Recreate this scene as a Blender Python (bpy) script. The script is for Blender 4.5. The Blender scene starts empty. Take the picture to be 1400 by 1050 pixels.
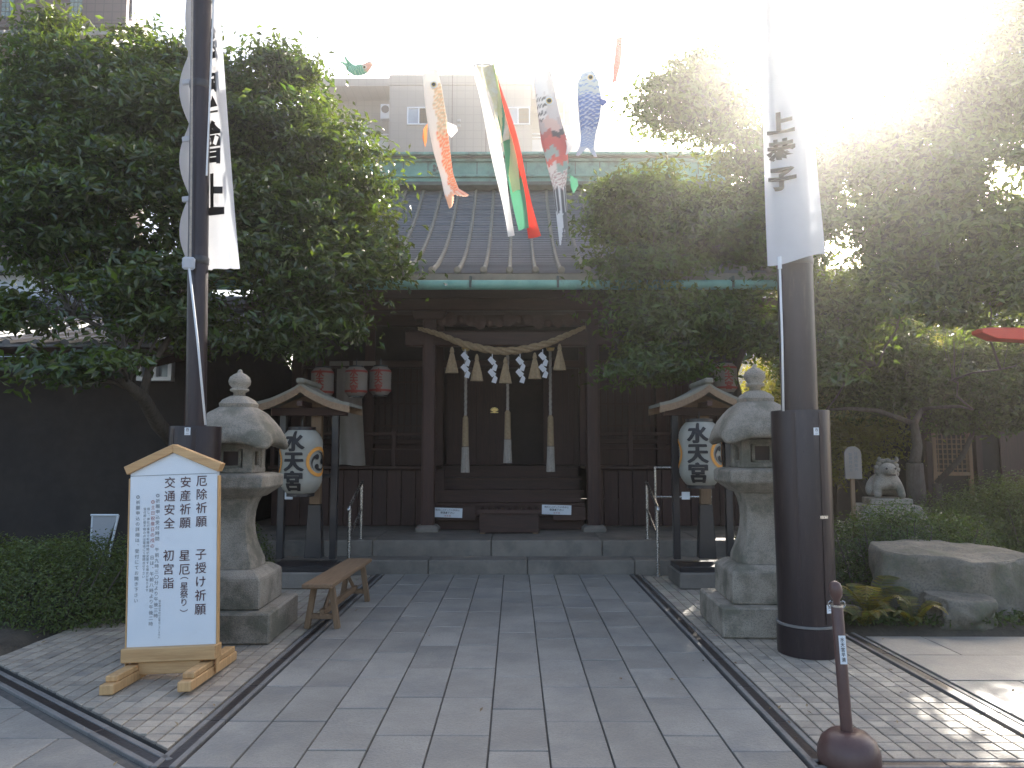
import bpy, bmesh, math, random
import numpy as np
from mathutils import Vector, Matrix
R = math.radians
PI = math.pi
random.seed(7)
S = bpy.context.scene
COL = S.collection

# ------------------------------------------------------------------ camera, sky, sun, exposure
F, PITCH, YAW, CAMH = 1010.0, 5.26, 0.23, 1.47
cam_d = bpy.data.cameras.new('camera'); cam = bpy.data.objects.new('camera', cam_d); COL.objects.link(cam)
cam.location = (0, 0, CAMH); cam.rotation_euler = (R(90 + PITCH), 0, R(YAW))
cam_d.sensor_width = 36; cam_d.lens = F / 1400 * 36; cam_d.clip_start = .05; cam_d.clip_end = 3000
S.camera = cam
SUN_AZ, SUN_EL = 24.0, 28.5
w = bpy.data.worlds.new('World'); S.world = w; w.use_nodes = True
nt = w.node_tree; bg = nt.nodes['Background']
sky = nt.nodes.new('ShaderNodeTexSky'); sky.sky_type = 'NISHITA'; sky.sun_disc = False
sky.sun_elevation = R(SUN_EL); sky.sun_rotation = R(SUN_AZ)
sky.air_density = 1.0; sky.dust_density = 4.5; sky.ozone_density = 1.0
nt.links.new(sky.outputs[0], bg.inputs[0]); bg.inputs[1].default_value = 0.15
SUNDIR = Vector((math.sin(R(SUN_AZ)) * math.cos(R(SUN_EL)), math.cos(R(SUN_AZ)) * math.cos(R(SUN_EL)), math.sin(R(SUN_EL))))
sd = bpy.data.lights.new('sun', 'SUN'); sd.energy = 5.0; sd.angle = R(.55); sd.color = (1, .94, .84)
so = bpy.data.objects.new('sun', sd); COL.objects.link(so)
so.rotation_euler = SUNDIR.to_track_quat('Z', 'Y').to_euler(); so.location = SUNDIR * 60
vs = S.view_settings; vs.view_transform = 'Standard'; vs.look = 'None'; vs.gamma = 1; vs.use_curve_mapping = False
vs.exposure = 1.65

FW = Vector((-math.sin(R(YAW)) * math.cos(R(PITCH)), math.cos(R(YAW)) * math.cos(R(PITCH)), math.sin(R(PITCH))))
RT = Vector((math.cos(R(YAW)), math.sin(R(YAW)), 0)); UP = RT.cross(FW)
CAM = Vector((0, 0, CAMH))
def at(px, py, Y):
    d = FW + RT * ((px - 700) / F) + UP * ((525 - py) / F)
    return CAM + d * (Y / d.y)

# ------------------------------------------------------------------ materials
def M(name, base, rough=.6, metal=0, base2=None, scale=6, detail=6, bump=0, bscale=None, rnd=0, speck=None, speck_scale=180,
      speck_amt=.35, stretch=None, transl=0, isl=0, spec=.5, coat=0, dirt=None, dirt_scale=1.3, dirt_lo=.5, dirt_hi=.68):
    m = bpy.data.materials.new(name); m.use_nodes = True
    t = m.node_tree; N = t.nodes; L = t.links; b = N['Principled BSDF']
    b.inputs['Roughness'].default_value = rough; b.inputs['Metallic'].default_value = metal
    b.inputs['Specular IOR Level'].default_value = spec; b.inputs['Coat Weight'].default_value = coat
    tc = N.new('ShaderNodeTexCoord'); mp = N.new('ShaderNodeMapping'); L.new(tc.outputs['Object'], mp.inputs[0])
    if stretch: mp.inputs['Scale'].default_value = stretch
    if rnd:
        oi = N.new('ShaderNodeObjectInfo'); cm = N.new('ShaderNodeVectorMath'); cm.operation = 'SCALE'
        comb = N.new('ShaderNodeCombineXYZ')
        for k in range(3): L.new(oi.outputs['Random'], comb.inputs[k])
        L.new(comb.outputs[0], cm.inputs[0]); cm.inputs['Scale'].default_value = 37.0
        L.new(cm.outputs[0], mp.inputs['Location'])
    cur = None
    def mix(a, bcol, fac, mode='MIX'):
        x = N.new('ShaderNodeMix'); x.data_type = 'RGBA'; x.blend_type = mode
        if isinstance(fac, float): x.inputs[0].default_value = fac
        else: L.new(fac, x.inputs[0])
        for s_, v in ((x.inputs[6], a), (x.inputs[7], bcol)):
            if isinstance(v, tuple): s_.default_value = (*v, 1)
            else: L.new(v, s_)
        return x.outputs[2]
    cur = base
    if base2:
        n = N.new('ShaderNodeTexNoise'); n.inputs['Scale'].default_value = scale; n.inputs['Detail'].default_value = detail
        n.inputs['Roughness'].default_value = .65
        L.new(mp.outputs[0], n.inputs['Vector'])
        rp = N.new('ShaderNodeMapRange'); rp.inputs[1].default_value = .36; rp.inputs[2].default_value = .64
        L.new(n.outputs[0], rp.inputs[0]); cur = mix(base, base2, rp.outputs[0])
    if speck:
        n = N.new('ShaderNodeTexNoise'); n.inputs['Scale'].default_value = speck_scale; n.inputs['Detail'].default_value = 2
        L.new(mp.outputs[0], n.inputs['Vector'])
        rp = N.new('ShaderNodeMapRange'); rp.inputs[1].default_value = .5; rp.inputs[2].default_value = .62; rp.inputs[4].default_value = speck_amt * 2
        L.new(n.outputs[0], rp.inputs[0]); cur = mix(cur, speck, rp.outputs[0])
    if dirt:
        n = N.new('ShaderNodeTexNoise'); n.inputs['Scale'].default_value = dirt_scale; n.inputs['Detail'].default_value = 8; n.inputs['Roughness'].default_value = .7
        L.new(mp.outputs[0], n.inputs['Vector'])
        rp = N.new('ShaderNodeMapRange'); rp.inputs[1].default_value = dirt_lo; rp.inputs[2].default_value = dirt_hi; rp.inputs[4].default_value = .75
        L.new(n.outputs[0], rp.inputs[0]); cur = mix(cur, dirt, rp.outputs[0])
    if rnd or isl:
        if isl:
            g = N.new('ShaderNodeNewGeometry'); src = g.outputs['Random Per Island']; amt = isl
        else: src = oi.outputs['Random']; amt = rnd
        rp = N.new('ShaderNodeMapRange'); rp.inputs[3].default_value = 1 - amt; rp.inputs[4].default_value = 1 + amt
        L.new(src, rp.inputs[0])
        hs = N.new('ShaderNodeHueSaturation'); L.new(rp.outputs[0], hs.inputs['Value'])
        if isinstance(cur, tuple): hs.inputs['Color'].default_value = (*cur, 1)
        else: L.new(cur, hs.inputs['Color'])
        if isl:
            rh = N.new('ShaderNodeMapRange'); rh.inputs[3].default_value = .485; rh.inputs[4].default_value = .515
            L.new(src, rh.inputs[0]); L.new(rh.outputs[0], hs.inputs['Hue'])
        cur = hs.outputs[0]
    if isinstance(cur, tuple): b.inputs['Base Color'].default_value = (*cur, 1)
    else: L.new(cur, b.inputs['Base Color'])
    if bump:
        n = N.new('ShaderNodeTexNoise'); n.inputs['Scale'].default_value = bscale or scale * 4; n.inputs['Detail'].default_value = 6
        L.new(mp.outputs[0], n.inputs['Vector'])
        bp = N.new('ShaderNodeBump'); bp.inputs['Strength'].default_value = min(1, bump); bp.inputs['Distance'].default_value = .01
        L.new(n.outputs[0], bp.inputs['Height']); L.new(bp.outputs[0], b.inputs['Normal'])
        rr = N.new('ShaderNodeMapRange'); rr.inputs[3].default_value = max(0, rough - .1); rr.inputs[4].default_value = min(1, rough + .12)
        L.new(n.outputs[0], rr.inputs[0]); L.new(rr.outputs[0], b.inputs['Roughness'])
    if transl:
        tr = N.new('ShaderNodeBsdfTranslucent'); ms = N.new('ShaderNodeMixShader'); ms.inputs[0].default_value = transl
        if isinstance(cur, tuple): tr.inputs[0].default_value = (*cur, 1)
        else:
            if isl:
                bb = N.new('ShaderNodeMix'); bb.data_type = 'RGBA'; bb.blend_type = 'MULTIPLY'; bb.inputs[0].default_value = 1
                L.new(cur, bb.inputs[6]); bb.inputs[7].default_value = (2.6, 2.3, .9, 1); L.new(bb.outputs[2], tr.inputs[0])
            else: L.new(cur, tr.inputs[0])
        L.new(b.outputs[0], ms.inputs[1]); L.new(tr.outputs[0], ms.inputs[2]); L.new(ms.outputs[0], N['Material Output'].inputs[0])
    return m
def grid(m, sx, sz, dark):
    t = m.node_tree; N = t.nodes; L = t.links; b = N['Principled BSDF']; src = b.inputs['Base Color'].links[0].from_socket
    tc = N.new('ShaderNodeTexCoord'); mp = N.new('ShaderNodeMapping'); mp.inputs['Rotation'].default_value = (R(-90), 0, 0); L.new(tc.outputs['Object'], mp.inputs[0])
    br = N.new('ShaderNodeTexBrick'); br.offset = 0; br.inputs['Scale'].default_value = 1; br.inputs['Brick Width'].default_value = sx; br.inputs['Row Height'].default_value = sz; br.inputs['Mortar Size'].default_value = .02
    L.new(mp.outputs[0], br.inputs['Vector']); mx = N.new('ShaderNodeMix'); mx.data_type = 'RGBA'; L.new(br.outputs['Fac'], mx.inputs[0]); L.new(src, mx.inputs[6]); mx.inputs[7].default_value = (*dark, 1); L.new(mx.outputs[2], b.inputs['Base Color'])
def Mattr(name, transl=.35, rough=.75):
    m = M(name, (.8, .8, .8), rough); t = m.node_tree; N = t.nodes; L = t.links
    a = N.new('ShaderNodeVertexColor'); a.layer_name = 'Col'; b = N['Principled BSDF']; L.new(a.outputs[0], b.inputs['Base Color'])
    tr = N.new('ShaderNodeBsdfTranslucent'); ms = N.new('ShaderNodeMixShader'); ms.inputs[0].default_value = transl
    L.new(a.outputs[0], tr.inputs[0]); L.new(b.outputs[0], ms.inputs[1]); L.new(tr.outputs[0], ms.inputs[2]); L.new(ms.outputs[0], N['Material Output'].inputs[0])
    return m
MT = dict(
 slab=M('slab', (.24, .22, .19), .45, base2=(.325, .3, .26), scale=2.2, bump=.35, bscale=60, rnd=.1, speck=(.16, .16, .16), speck_scale=110, speck_amt=.2, dirt=(.17, .17, .165), dirt_scale=1.6),
 tile=M('tile', (.42, .355, .275), .6, base2=(.33, .28, .22), scale=5, bump=.4, bscale=80, rnd=.14, speck=(.2, .18, .16), speck_amt=.2, dirt=(.16, .15, .14), dirt_scale=3),
 tile2=M('tile_far', (.41, .345, .265), .6, base2=(.32, .27, .21), scale=5, bump=.4, bscale=80, isl=.14),
 joint=M('joint', (.075, .07, .062), .95, base2=(.12, .11, .095), scale=14, bump=.6, bscale=90),
 soil=M('soil', (.06, .048, .035), .95, base2=(.1, .08, .055), scale=7, bump=1, bscale=40),
 ground=M('ground', (.16, .15, .14), .9, base2=(.22, .21, .19), scale=.6, bump=.5, bscale=30),
 channel=M('channel', (.15, .14, .13), .55, base2=(.2, .185, .17), scale=9, bump=.3, bscale=60, rnd=.1),
 grate=M('grate', (.06, .05, .048), .4, .6, bump=.2, bscale=60),
 granite=M('granite', (.42, .36, .285), .75, base2=(.29, .245, .19), scale=3.2, bump=.8, bscale=110, speck=(.13, .12, .11), speck_scale=150, speck_amt=.3, dirt=(.12, .115, .08), dirt_scale=3.4, dirt_lo=.47, dirt_hi=.6),
 stepstone=M('stepstone', (.17, .145, .12), .7, base2=(.23, .2, .165), scale=3, bump=.5, bscale=80, rnd=.1, dirt=(.09, .085, .075), dirt_scale=2),
 rock=M('rock', (.24, .2, .15), .8, base2=(.13, .11, .08), scale=2.3, bump=1, bscale=18, speck=(.1, .095, .08), speck_scale=60, speck_amt=.3, dirt=(.09, .1, .05), dirt_scale=3),
 dwood=M('dwood', (.04, .016, .012), .6, base2=(.066, .028, .018), scale=4, stretch=(9, 9, .8), bump=.3, bscale=20, rnd=.14),
 dwoodh=M('dwoodh', (.044, .019, .013), .6, base2=(.07, .031, .02), scale=4, stretch=(.8, 9, 9), bump=.3, bscale=20, rnd=.14),
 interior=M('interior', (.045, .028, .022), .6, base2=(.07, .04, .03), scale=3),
 pwood=M('pwood', (.6, .37, .17), .5, base2=(.46, .26, .11), scale=3, stretch=(.9, 12, 12), bump=.2, bscale=16, rnd=.07),
 pwoodv=M('pwoodv', (.6, .37, .17), .5, base2=(.46, .26, .11), scale=3, stretch=(12, 12, .9), bump=.2, bscale=16, rnd=.07),
 owood=M('owood', (.27, .17, .095), .6, base2=(.2, .12, .065), scale=3, stretch=(12, 1, 12), bump=.3, bscale=16, rnd=.1),
 owoodv=M('owoodv', (.27, .17, .095), .6, base2=(.2, .12, .065), scale=3, stretch=(12, 12, 1), bump=.3, bscale=16, rnd=.1),
 paint=M('paint', (.74, .77, .8), .4, base2=(.69, .72, .75), scale=2, bump=.05, bscale=20, dirt=(.58, .59, .6), dirt_scale=2.2, dirt_lo=.55, dirt_hi=.8),
 ink=M('ink', (.02, .016, .016), .6), inkp=M('inkp', (.09, .035, .035), .6), inkg=M('inkg', (.16, .17, .18), .7), inkr=M('inkr', (.42, .12, .1), .7),
 black=M('black', (.014, .013, .015), .35, base2=(.025, .02, .022), scale=5, bump=.1, bscale=40, coat=.3),
 steelb=M('steelb', (.02, .014, .018), .32, .3, base2=(.034, .022, .026), scale=2, stretch=(4, 4, .6), bump=.15, bscale=14, rnd=.1, dirt=(.085, .06, .055), dirt_scale=3.5, dirt_lo=.56, dirt_hi=.75),
 brownp=M('brownp', (.11, .055, .045), .38, base2=(.085, .042, .036), scale=6, bump=.1, bscale=60),
 steel=M('steel', (.55, .53, .5), .25, .95, bump=.05, bscale=90), 
 cloth=M('cloth', (.62, .63, .66), .85, base2=(.57, .58, .61), scale=3, transl=.3, bump=.15, bscale=9),
 cloth2=M('cloth2', (.34, .29, .25), .85, base2=(.28, .24, .2), scale=3, transl=.2),
 rope=M('rope', (.4, .29, .17), .9, base2=(.3, .21, .12), scale=30, bump=.8, bscale=140),
 ropew=M('ropew', (.42, .37, .32), .9, base2=(.33, .29, .25), scale=30, bump=.6, bscale=140),
 cord=M('cord', (.7, .7, .7), .8), paper=M('paper', (.82, .82, .85), .7, transl=.3),
 washi=M('washi', (.5, .47, .4), .6, base2=(.44, .41, .34), scale=3, transl=.25), orange=M('orange', (.75, .32, .06), .6),
 redc=M('redc', (.3, .045, .03), .6), vermil=M('vermil', (.72, .07, .03), .35, base2=(.6, .06, .03), scale=3, coat=.2),
 gold=M('gold', (.75, .55, .22), .35, .8), 
 copper=M('copper', (.19, .4, .33), .6, base2=(.13, .3, .25), scale=3.5, bump=.3, bscale=30, dirt=(.08, .12, .1), dirt_scale=1.6, dirt_lo=.52, dirt_hi=.66),
 copperd=M('copperd', (.1, .13, .11), .6, base2=(.06, .075, .065), scale=3),
 roofp=M('roofp', (.155, .16, .17), .5, .1, base2=(.12, .122, .13), scale=3, bump=.2, bscale=30, isl=.12),
 batten=M('batten', (.25, .23, .18), .85, 0, base2=(.19, .175, .14), scale=4, bump=.2, bscale=30),
 tilew=M('tilew', (.33, .3, .275), .6, base2=(.3, .275, .25), scale=.5), tileb=M('tileb', (.14, .095, .085), .6, base2=(.12, .08, .07), scale=.5),
 tiledk=M('tiledk', (.1, .08, .075), .7), grayw=M('grayw', (.36, .36, .37), .7, base2=(.42, .42, .44), scale=1), whitew=M('whitew', (.7, .72, .75), .7, base2=(.6, .62, .65), scale=1),
 pane=M('pane', (.3, .36, .42), .12, .0, base2=(.22, .27, .33), scale=1.5, spec=1), alu=M('alu', (.75, .77, .8), .4, .3), gblock=M('gblock', (.25, .33, .31), .25, base2=(.12, .18, .16), scale=14),
 rooft=M('rooft', (.1, .105, .11), .5, base2=(.16, .16, .165), scale=4, bump=.3, bscale=30, isl=.15),
 plaster=M('plaster', (.04, .03, .024), .85, base2=(.028, .021, .018), scale=2, bump=.3),
 bark=M('bark', (.07, .055, .042), .9, base2=(.12, .1, .08), scale=8, stretch=(4, 4, 1), bump=1, bscale=20),
 leafA=M('leafA', (.032, .062, .014), .27, base2=(.06, .088, .02), scale=1.2, transl=.42, isl=.5, spec=.9),
 leafB=M('leafB', (.045, .08, .022), .27, base2=(.08, .11, .028), scale=1.1, transl=.42, isl=.5, spec=.9),
 leafH=M('leafH', (.08, .105, .03), .34, base2=(.1, .13, .035), scale=3, transl=.3, isl=.35),
 leafT=M('leafT', (.16, .17, .03), .45, transl=.4, isl=.3),
 fern=M('fern', (.07, .1, .025), .5, base2=(.2, .14, .03), scale=5, transl=.4, isl=.3),
 dry=M('dry', (.25, .17, .09), .8, isl=.3), grass=M('grass', (.06, .085, .025), .6, transl=.3, isl=.3),
 print_=Mattr('print'),
)

grid(MT['tilew'], .42, .42, (.275, .25, .23)); grid(MT['tileb'], .3, .3, (.09, .06, .055))
# ------------------------------------------------------------------ mesh helpers
class MB:
    def __init__(s): s.v = []; s.f = []
    def add(s, vs_, fs):
        o = len(s.v); s.v += [tuple(p) for p in vs_]; s.f += [tuple(i + o for i in f) for f in fs]; return s
    def box(s, c, d, rz=0, rx=0, ry=0, top=1.0):
        m = Matrix.Translation(c) @ Matrix.Rotation(rz, 4, 'Z') @ Matrix.Rotation(ry, 4, 'Y') @ Matrix.Rotation(rx, 4, 'X')
        p = []
        for z in (-1, 1):
            k = top if z > 0 else 1
            for x, y in ((-1, -1), (1, -1), (1, 1), (-1, 1)): p.append(m @ Vector((x * d[0] / 2 * k, y * d[1] / 2 * k, z * d[2] / 2)))
        return s.add(p, [(3, 2, 1, 0), (4, 5, 6, 7), (0, 1, 5, 4), (1, 2, 6, 5), (2, 3, 7, 6), (3, 0, 4, 7)])
    def prism(s, poly, z0, z1, inset=0):
        n = len(poly); lo = [(x, y, z0) for x, y in poly]
        if inset:
            cx = sum(p[0] for p in poly) / n; cy = sum(p[1] for p in poly) / n
            q = []
            for x, y in poly:
                dx, dy = x - cx, y - cy; l = max(1e-6, math.hypot(dx, dy)); k = max(0, 1 - inset * 1.4 / l); q.append((cx + dx * k, cy + dy * k))
            lo += [(x, y, z1 - inset) for x, y in poly] + [(x, y, z1) for x, y in q]
            fs = [tuple(range(2 * n, 3 * n))]
            for l in (0, n):
                for i in range(n): j = (i + 1) % n; fs.append((l + i, l + j, l + n + j, l + n + i))
            return s.add(lo, fs)
        lo += [(x, y, z1) for x, y in poly]
        return s.add(lo, [tuple(reversed(range(n))), tuple(range(n, 2 * n))] + [(i, (i + 1) % n, n + (i + 1) % n, n + i) for i in range(n)])
    def poly_y(s, poly, y0, y1):     # polygon in xz (counter-clockwise seen from -y), extruded along y
        n = len(poly); p = [(x, y0, z) for x, z in poly] + [(x, y1, z) for x, z in poly]
        return s.add(p, [tuple(range(n)), tuple(reversed(range(n, 2 * n)))] + [((i + 1) % n, i, n + i, n + (i + 1) % n) for i in range(n)])
    def poly_x(s, poly, x0, x1):     # polygon in yz
        n = len(poly); p = [(x0, y, z) for y, z in poly] + [(x1, y, z) for y, z in poly]
        return s.add(p, [tuple(reversed(range(n))), tuple(range(n, 2 * n))] + [(i, (i + 1) % n, n + (i + 1) % n, n + i) for i in range(n)])
    def rings(s, rs, cap=True, closed=True):
        n = len(rs[0]); vs_ = [p for r in rs for p in r]; fs = []
        for k in range(len(rs) - 1):
            for i in range(n if closed else n - 1):
                j = (i + 1) % n; fs.append((k * n + i, k * n + j, (k + 1) * n + j, (k + 1) * n + i))
        if cap and closed: fs += [tuple(reversed(range(n))), tuple(range((len(rs) - 1) * n, len(rs) * n))]
        return s.add(vs_, fs)
    def lathe(s, prof, c=(0, 0, 0), n=24, sq=None):      # prof: (r, z); sq: superellipse exponent
        rs = []
        for r, z in prof:
            ring = []
            for i in range(n):
                a = 2 * PI * i / n; ca, sa = math.cos(a), math.sin(a)
                k = 1 if sq is None else 1 / (abs(ca) ** sq + abs(sa) ** sq) ** (1 / sq)
                ring.append((c[0] + r * k * ca, c[1] + r * k * sa, c[2] + z))
            rs.append(ring)
        return s.rings(rs)
    def tube(s, pts, r, n=8):
        pts = [Vector(p) for p in pts]; rs = []; rr = r if hasattr(r, '__len__') else [r] * len(pts)
        ref = Vector((0, 0, 1)) if abs((pts[-1] - pts[0]).normalized().z) < .9 else Vector((1, 0, 0))
        for i, p in enumerate(pts):
            t = (pts[min(i + 1, len(pts) - 1)] - pts[max(i - 1, 0)]).normalized(); a = t.cross(ref).normalized(); b = t.cross(a)
            rs.append([p + (a * math.cos(2 * PI * k / n) - b * math.sin(2 * PI * k / n)) * rr[i] for k in range(n)])
        return s.rings(rs)
    def build(s, name, mat, parent=None, loc=(0, 0, 0), smooth=False, bevel=0, rot=None, seg=1):
        me = bpy.data.meshes.new(name); me.from_pydata(s.v, [], s.f)
        if bevel:
            bm = bmesh.new(); bm.from_mesh(me)
            eds = [e for e in bm.edges if len(e.link_faces) == 2 and e.calc_face_angle(0) > R(25)]
            bmesh.ops.bevel(bm, geom=eds, offset=bevel, segments=seg, affect='EDGES', clamp_overlap=True, profile=.5)
            bm.to_mesh(me); bm.free()
        me.materials.append(MT[mat] if isinstance(mat, str) else mat)
        if smooth:
            me.polygons.foreach_set('use_smooth', [True] * len(me.polygons))
            if smooth != 'all':
                try: me.set_sharp_from_angle(angle=R(40))
                except Exception: pass
        o = bpy.data.objects.new(name, me); COL.objects.link(o); o.location = loc
        if rot: o.rotation_euler = rot
        if parent: o.parent = parent
        return o
def tag(o, label=None, cat=None, group=None, kind=None):
    if label: o['label'] = label
    if cat: o['category'] = cat
    if group: o['group'] = group
    if kind: o['kind'] = kind
    return o
def thing(name, label, cat, loc=(0, 0, 0), rz=0, group=None):
    o = bpy.data.objects.new(name, None); COL.objects.link(o); o.location = loc; o.rotation_euler = (0, 0, rz); o.empty_display_size = .1
    return tag(o, label, cat, group)
def bx(name, mat, c, d, parent, bevel=.004, **k): return MB().box(c, d, **k).build(name, mat, parent, bevel=bevel)
def bxl(name, mat, c, d, parent, cache={}, bevel=.004, rot=None):   # mesh data shared by size
    key = (name, mat, tuple(round(x, 4) for x in d), bevel)
    if key not in cache: cache[key] = MB().box((0, 0, 0), d).build(name, mat, parent, c, bevel=bevel); o = cache[key]
    else: o = bpy.data.objects.new(name, cache[key].data); COL.objects.link(o); o.location = c; o.parent = parent
    if rot: o.rotation_euler = rot
    return o
def dup(root, loc=None, rz=None, label=None):
    kids = {}
    for o in COL.objects:
        if o.parent: kids.setdefault(o.parent.name, []).append(o)
    def cp(o, par):
        c = o.copy(); COL.objects.link(c)
        if par: c.parent = par
        for k in kids.get(o.name, []): cp(k, c)
        return c
    c = cp(root, None)
    if loc is not None: c.location = loc
    if rz is not None: c.rotation_euler = (0, 0, rz)
    if label: c['label'] = label
    return c

# ------------------------------------------------------------------ lettering (glyph outlines turned to flat meshes)
GL = {}
def glyph(ch, bold):
    if (ch, bold) in GL: return GL[(ch, bold)]
    cu = bpy.data.curves.new('g', 'FONT'); cu.body = ch; cu.size = 1; cu.offset = bold; cu.resolution_u = 3
    ob = bpy.data.objects.new('g', cu); COL.objects.link(ob)
    dg = bpy.context.evaluated_depsgraph_get(); me = bpy.data.meshes.new_from_object(ob.evaluated_get(dg))
    v = [tuple(p.co) for p in me.vertices]; f = [tuple(p.vertices) for p in me.polygons]
    bpy.data.objects.remove(ob); bpy.data.curves.remove(cu); bpy.data.meshes.remove(me)
    GL[(ch, bold)] = (v, f); return v, f
def _box(v): xs = [p[0] for p in v]; ys = [p[1] for p in v]; return min(xs), max(xs), min(ys), max(ys)
_b = _box(glyph('国', 0)[0]); GS = .92 / max(_b[1] - _b[0], _b[3] - _b[2]); GY = (_b[2] + _b[3]) / 2; GX = (_b[0] + _b[1]) / 2
def text_mb(s, size, pitch=1.05, bold=0, vertical=True, aspect=1.0, fn=None):
    """flat text in x/z around (0,0), first glyph at the top (vertical) or left"""
    mb = MB()
    for i, ch in enumerate(s):
        if ch in ' 　': continue
        v, f = glyph(ch, bold)
        if not v: continue
        p = [((x - GX) * GS, (y - GY) * GS) for x, y, _ in v]
        if ch in '（）(ー' and vertical: 
            if ch in '(（）': 
                b = _box([(a, c_, 0) for a, c_ in p]); mx, my = (b[0] + b[1]) / 2, (b[2] + b[3]) / 2
                p = [(y - my, -(x - mx)) for x, y in p]
            else: p = [(y, -x) for x, y in p]
        if ch == '、' and vertical: p = [(x + .55, y + .5) for x, y in p]
        cx, cz = (0, -i * size * pitch) if vertical else (i * size * pitch, 0)
        q = [(cx + x * size * aspect, 0, cz + y * size) for x, y in p]
        mb.add(q, f)
    return mb
def lettering(s, size, mat, parent, loc, rot=(0, 0, 0), **k):
    return text_mb(s, size, **k).build('lettering', mat, parent, loc, rot=rot)

# ------------------------------------------------------------------ foliage
def leaf_mesh(name, pos, nrm, size, mat, rng, parent=None, aspect=.42, loc=(0, 0, 0)):
    n = len(pos); nrm = nrm / np.linalg.norm(nrm, axis=1, keepdims=True)
    a = rng.normal(size=(n, 3)); a -= (a * nrm).sum(1, keepdims=True) * nrm; a /= np.linalg.norm(a, axis=1, keepdims=True)
    b = np.cross(nrm, a); L_ = size * rng.uniform(.65, 1.25, (n, 1))
    V = np.empty((n, 4, 3)); V[:, 0] = pos - a * L_ * .5; V[:, 1] = pos + b * L_ * aspect * .5 + nrm * L_ * .08; V[:, 2] = pos + a * L_ * .5 - nrm * L_ * .06
    V[:, 3] = pos - b * L_ * aspect * .5 + nrm * L_ * .08
    me = bpy.data.meshes.new(name); me.vertices.add(n * 4); me.vertices.foreach_set('co', V.reshape(-1).astype(np.float32))
    base = np.arange(n)[:, None] * 4; idx = np.concatenate([base + [0, 1, 2], base + [0, 2, 3]], 1).reshape(-1).astype(np.int32)
    me.loops.add(len(idx)); me.loops.foreach_set('vertex_index', idx); me.polygons.add(2 * n)
    me.polygons.foreach_set('loop_start', np.arange(0, 6 * n, 3, dtype=np.int32)); me.polygons.foreach_set('loop_total', np.full(2 * n, 3, dtype=np.int32))
    me.update(); me.materials.append(MT[mat]); me.polygons.foreach_set('use_smooth', [False] * (2 * n))
    o = bpy.data.objects.new(name, me); COL.objects.link(o); o.location = loc
    if parent: o.parent = parent
    return o
def seg_dist(P, o, d):
    w_ = P - o; t = (w_ * d).sum(1, keepdims=True); return np.linalg.norm(w_ - t * d, axis=1)
def tree(label, base, blobs, nclu, per, leaf, mat, seed, holes=(), crad=.26, trunk_r=.14, twig=None, group=None, name='evergreen_tree', fork=.45):
    rng = np.random.default_rng(seed); rr = random.Random(seed)
    base = Vector(base); root = thing(name, label, 'tree', base, 0, group)
    B = np.array(blobs, float); wgt = (B[:, 3] * B[:, 4] * B[:, 5]) ** .72; wgt /= wgt.sum()
    k = rng.choice(len(B), nclu, p=wgt); d = rng.normal(size=(nclu, 3)); d /= np.linalg.norm(d, axis=1, keepdims=True)
    r = rng.uniform(0, 1, (nclu, 1)) ** .38 * rng.uniform(.8, 1.2, (nclu, 1))
    C = B[k, :3] + d * r * B[k, 3:6]; keep = np.ones(nclu, bool)
    for (o, dr, rad) in holes: keep &= seg_dist(C, np.array(o), np.array(Vector(dr).normalized())) > rad
    C = C[keep]; d = d[keep]; m = len(C)
    cr = crad * rng.uniform(.6, 1.35, (m, 1))
    off = rng.normal(size=(m, per, 3)) * np.array([.6, .6, .17]) * cr[:, None]
    # sprays droop outward from the crown centre
    out = d.copy(); out[:, 2] *= .3; off[:, :, 2] -= .25 * (off[:, :, :2] * out[:, None, :2]).sum(2)
    P = (C[:, None] + off).reshape(-1, 3)
    nr = np.repeat(d * np.array([.5, .5, .4]), per, 0) + np.array([0, 0, .6]) + rng.normal(size=P.shape) * .62
    leaf_mesh('crown', P - np.array(base), nr, leaf, mat, rng, root)
    mb = MB(); top = Vector(B[:, :3].mean(0)); fk = base.lerp(top, fork); fk.x += rr.uniform(-.1, .1)
    l0 = Vector((0, 0, 0)); l1 = fk - base
    mid = l1 * .5 + Vector((rr.uniform(-.08, .08), rr.uniform(-.08, .08), 0))
    mb.tube([l0 - Vector((0, 0, .05)), l0 + Vector((0, 0, .12)), mid, l1], [trunk_r * 1.5, trunk_r * 1.12, trunk_r * .95, trunk_r * .8], 10)
    mb.build('trunk', 'bark', root, smooth='all')
    mb = MB(); nodes = [(l1, trunk_r * .8)]
    for b in sorted(B.tolist(), key=lambda q: (Vector(q[:3]) - base - l1).length):
        e = Vector(b[:3]) - base
        s0, r0 = min(nodes, key=lambda nd: (nd[0] - e).length + (0 if nd[0].z < e.z + .2 else 1.5))
        r1 = max(.012, r0 * .62); L_ = (e - s0).length
        ps = [s0, s0.lerp(e, .33) + Vector((rr.uniform(-.1, .1), rr.uniform(-.1, .1), rr.uniform(-.02, .12))) * L_, s0.lerp(e, .7) + Vector((rr.uniform(-.06, .06), rr.uniform(-.06, .06), rr.uniform(0, .1))) * L_, e]
        mb.tube(ps, [r1 * 1.15, r1, r1 * .8, r1 * .5], 7)
        nodes += [(ps[1], r1), (ps[2], r1 * .8), (e, r1 * .6)]
        near = [c for c in C if (Vector(c) - Vector(b[:3])).length < max(b[3:6]) * 1.1]
        for c in rr.sample(near, min(len(near), twig or 26)):
            c = Vector(c) - base; q = ps[2].lerp(e, rr.random()); mb.tube([q, q.lerp(c, .5) + Vector((rr.uniform(-.06, .06), rr.uniform(-.06, .06), .06)), c], [r1 * .3, r1 * .2, .004], 4)
    mb.build('branches', 'bark', root, smooth='all')
    return root
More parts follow.
